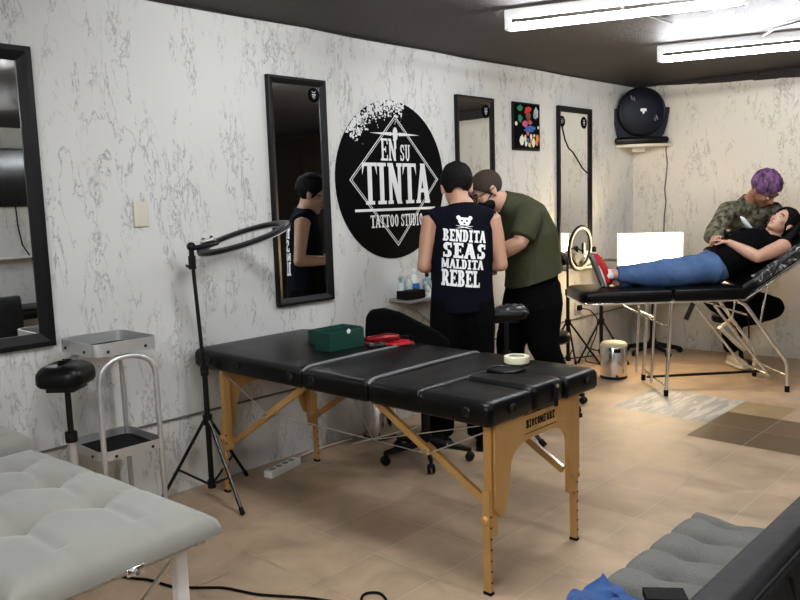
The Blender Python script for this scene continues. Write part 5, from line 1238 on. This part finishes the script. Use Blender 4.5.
for s, sh, el, wr in arms:
    sh, el, wr = B(*sh), B(*el), B(*wr)
    mb.loft([(sh, .055), (el, .042)], 16, BN); mb.loft([(el, .042), (el.lerp(wr, .3), .043), (wr, .027)], 16, Z3)
legs = (((1.55, .98, .56), (1.81, .82, .50), (1.45, .755, .40), 0), ((1.42, .98, .56), (1.50, .86, .50), (1.53, .95, .13), 0))
for a, k, n_, _ in legs: mb.loft([(B(*a), .08), (B(*k), .055), (B(*n_), .04)], 16, Z3)
me = remesh(mb, .0065, 3); mb = MB(); mb.addmesh(me); mb.build('body', 'skin_dark', p, ang=70)
face_parts(p, hl, hm, 1.12)
g = MB(); hand(g, B(1.25, .38, 1.15), BA * .85 - BN * .1 + Z3 * .35, -Z3 * .8 + BA * .2, -BN * .7 + Z3 * .4, .8); g.loft([(B(1.245, .385, 1.148), .033), (B(1.225, .40, 1.14), .034)], 16, Z3, True); g.build('black_glove', 'rubber', p, ang=70)
g = MB(); hand(g, B(1.58, .36, 1.20), -BA * .9 - BN * .1 - Z3 * .05, -Z3 * .8, -BN * .6 + Z3 * .3, .8); g.build('black_glove', 'rubber', p, ang=70)
cap_hair(hl, hm, 1.12, (.090, .108, .102), (0, -.014, .034), [((0, -.09, -.055), (0, -.45, -1)), ((0, .075, .052), (0, 1, -.55)), ((0, .0, -.03), (0, .75, -.75))], .009, 42).build('purple_hair', 'purple_hair', p)
sl = []
for s, sh, el, wr in arms:
    sh, el, wr = B(*sh), B(*el), B(*wr); sl += [([(sh - BA * s * .08, .085), (sh, .084), (sh.lerp(el, .5), .073), (el, .062)], BN, False), ([(el, .062), (el.lerp(wr, .4), .060), (el.lerp(wr, .92), .048)], Z3, True)]
cloth('sweatshirt', 'camo', p, [([(B(1.48, .97, .56), .185, .15), (B(1.485, .93, .72), .185, .145), (B(1.495, .87, .90), .185, .145), (B(1.515, .79, 1.10), .190, .140), (B(1.53, .72, 1.27), .175, .115), (B(1.54, .68, 1.36), .10, .085), (B(1.55, .655, 1.40), .072, .068)], BA, True)] + sl, .011, 4, .008, 10)
lf = [([(B(1.48, .98, .53), .18, .15), (B(1.48, .97, .66), .178, .145)], BA, True)]
for a, k, n_, _ in legs: lf += [([(B(*a), .11), (B(*a).lerp(B(*k), .6), .105), (B(*k), .095)], Z3, False), ([(B(*k), .092), (B(*k).lerp(B(*n_), .5), .085), (B(*n_), .062)], BN, True)]
pants(lf, pp=p)
sf = BA * .72 - Z3 * .69; su = BA * .69 + Z3 * .72
shoe(p, B(1.335, .74, .355), sf, su, .285, .095, 'shoe_cream', 'shoe_white', 'canvas_shoe', 'shoe_white')
shoe(p, B(1.53, .985, .012), BA * .12 - BN * .99, Z3, .275, .095, 'shoe_cream', 'shoe_white', 'canvas_shoe', 'shoe_white')
t = thing('tattoo_machine', 'pale blue tattoo machine in the gloved hand over the reclining person', 'tattoo machine', B(1.37, .36, 1.2).to_tuple())
MB().loft([(B(1.345, .35, 1.245), .016), (B(1.365, .345, 1.215), .018), (B(1.395, .335, 1.185), .010), (B(1.41, .33, 1.17), .004)], 12, BA).build('machine_body', 'bottle_clear', t)
MB().loft([(B(1.33, .352, 1.262), .008), (B(1.345, .35, 1.245), .013)], 10, BA).build('machine_cap', 'white', t)
t = thing('round_stool', 'low round black stool under the purple-haired artist', 'stool', B(1.66, 1.03, 0).to_tuple())
MB().lathe([(0, 0), (.10, 0), (.105, .01), (.08, .025), (.02, .03), (0, .03)], B(1.66, 1.03, 0), None, 30).build('base', 'black_metal', t)
MB().cyl(B(1.66, 1.03, .02), B(1.62, 1.03, .37), .02).build('column', 'black_metal', t)
MB().lathe([(0, 0), (.15, 0), (.16, .02), (.155, .05), (0, .06)], B(1.56, 1.02, .365), None, 30).build('seat', 'vinyl', t)

# ------------------------------------------------------------------ light
w = bpy.data.worlds.new('world'); SC.world = w; w.use_nodes = True
w.node_tree.nodes['Background'].inputs[0].default_value = (.5, .52, .55, 1); w.node_tree.nodes['Background'].inputs[1].default_value = .02
SC.view_settings.view_transform = 'Standard'
SC.view_settings.look = 'Medium High Contrast'
SC.view_settings.exposure = 0.14
wl = bpy.data.lights.new('back_glow_fill', 'POINT'); wl.energy = 9; wl.color = (1, .72, .42); wl.shadow_soft_size = .06  # added warm fill with no fixture, makes the glow on the back wall
wo = bpy.data.objects.new('back_glow_fill', wl); COL.objects.link(wo); wo.location = B(.92, 1.02, 1.0)
wl2 = bpy.data.lights.new('corner_glow_fill', 'POINT'); wl2.energy = 3.5; wl2.color = (1, .74, .42); wl2.shadow_soft_size = .06  # second added fill without a body, warms the left wall near the corner
wo2 = bpy.data.objects.new('corner_glow_fill', wl2); COL.objects.link(wo2); wo2.location = (-3.16, 5.98, 1.12)
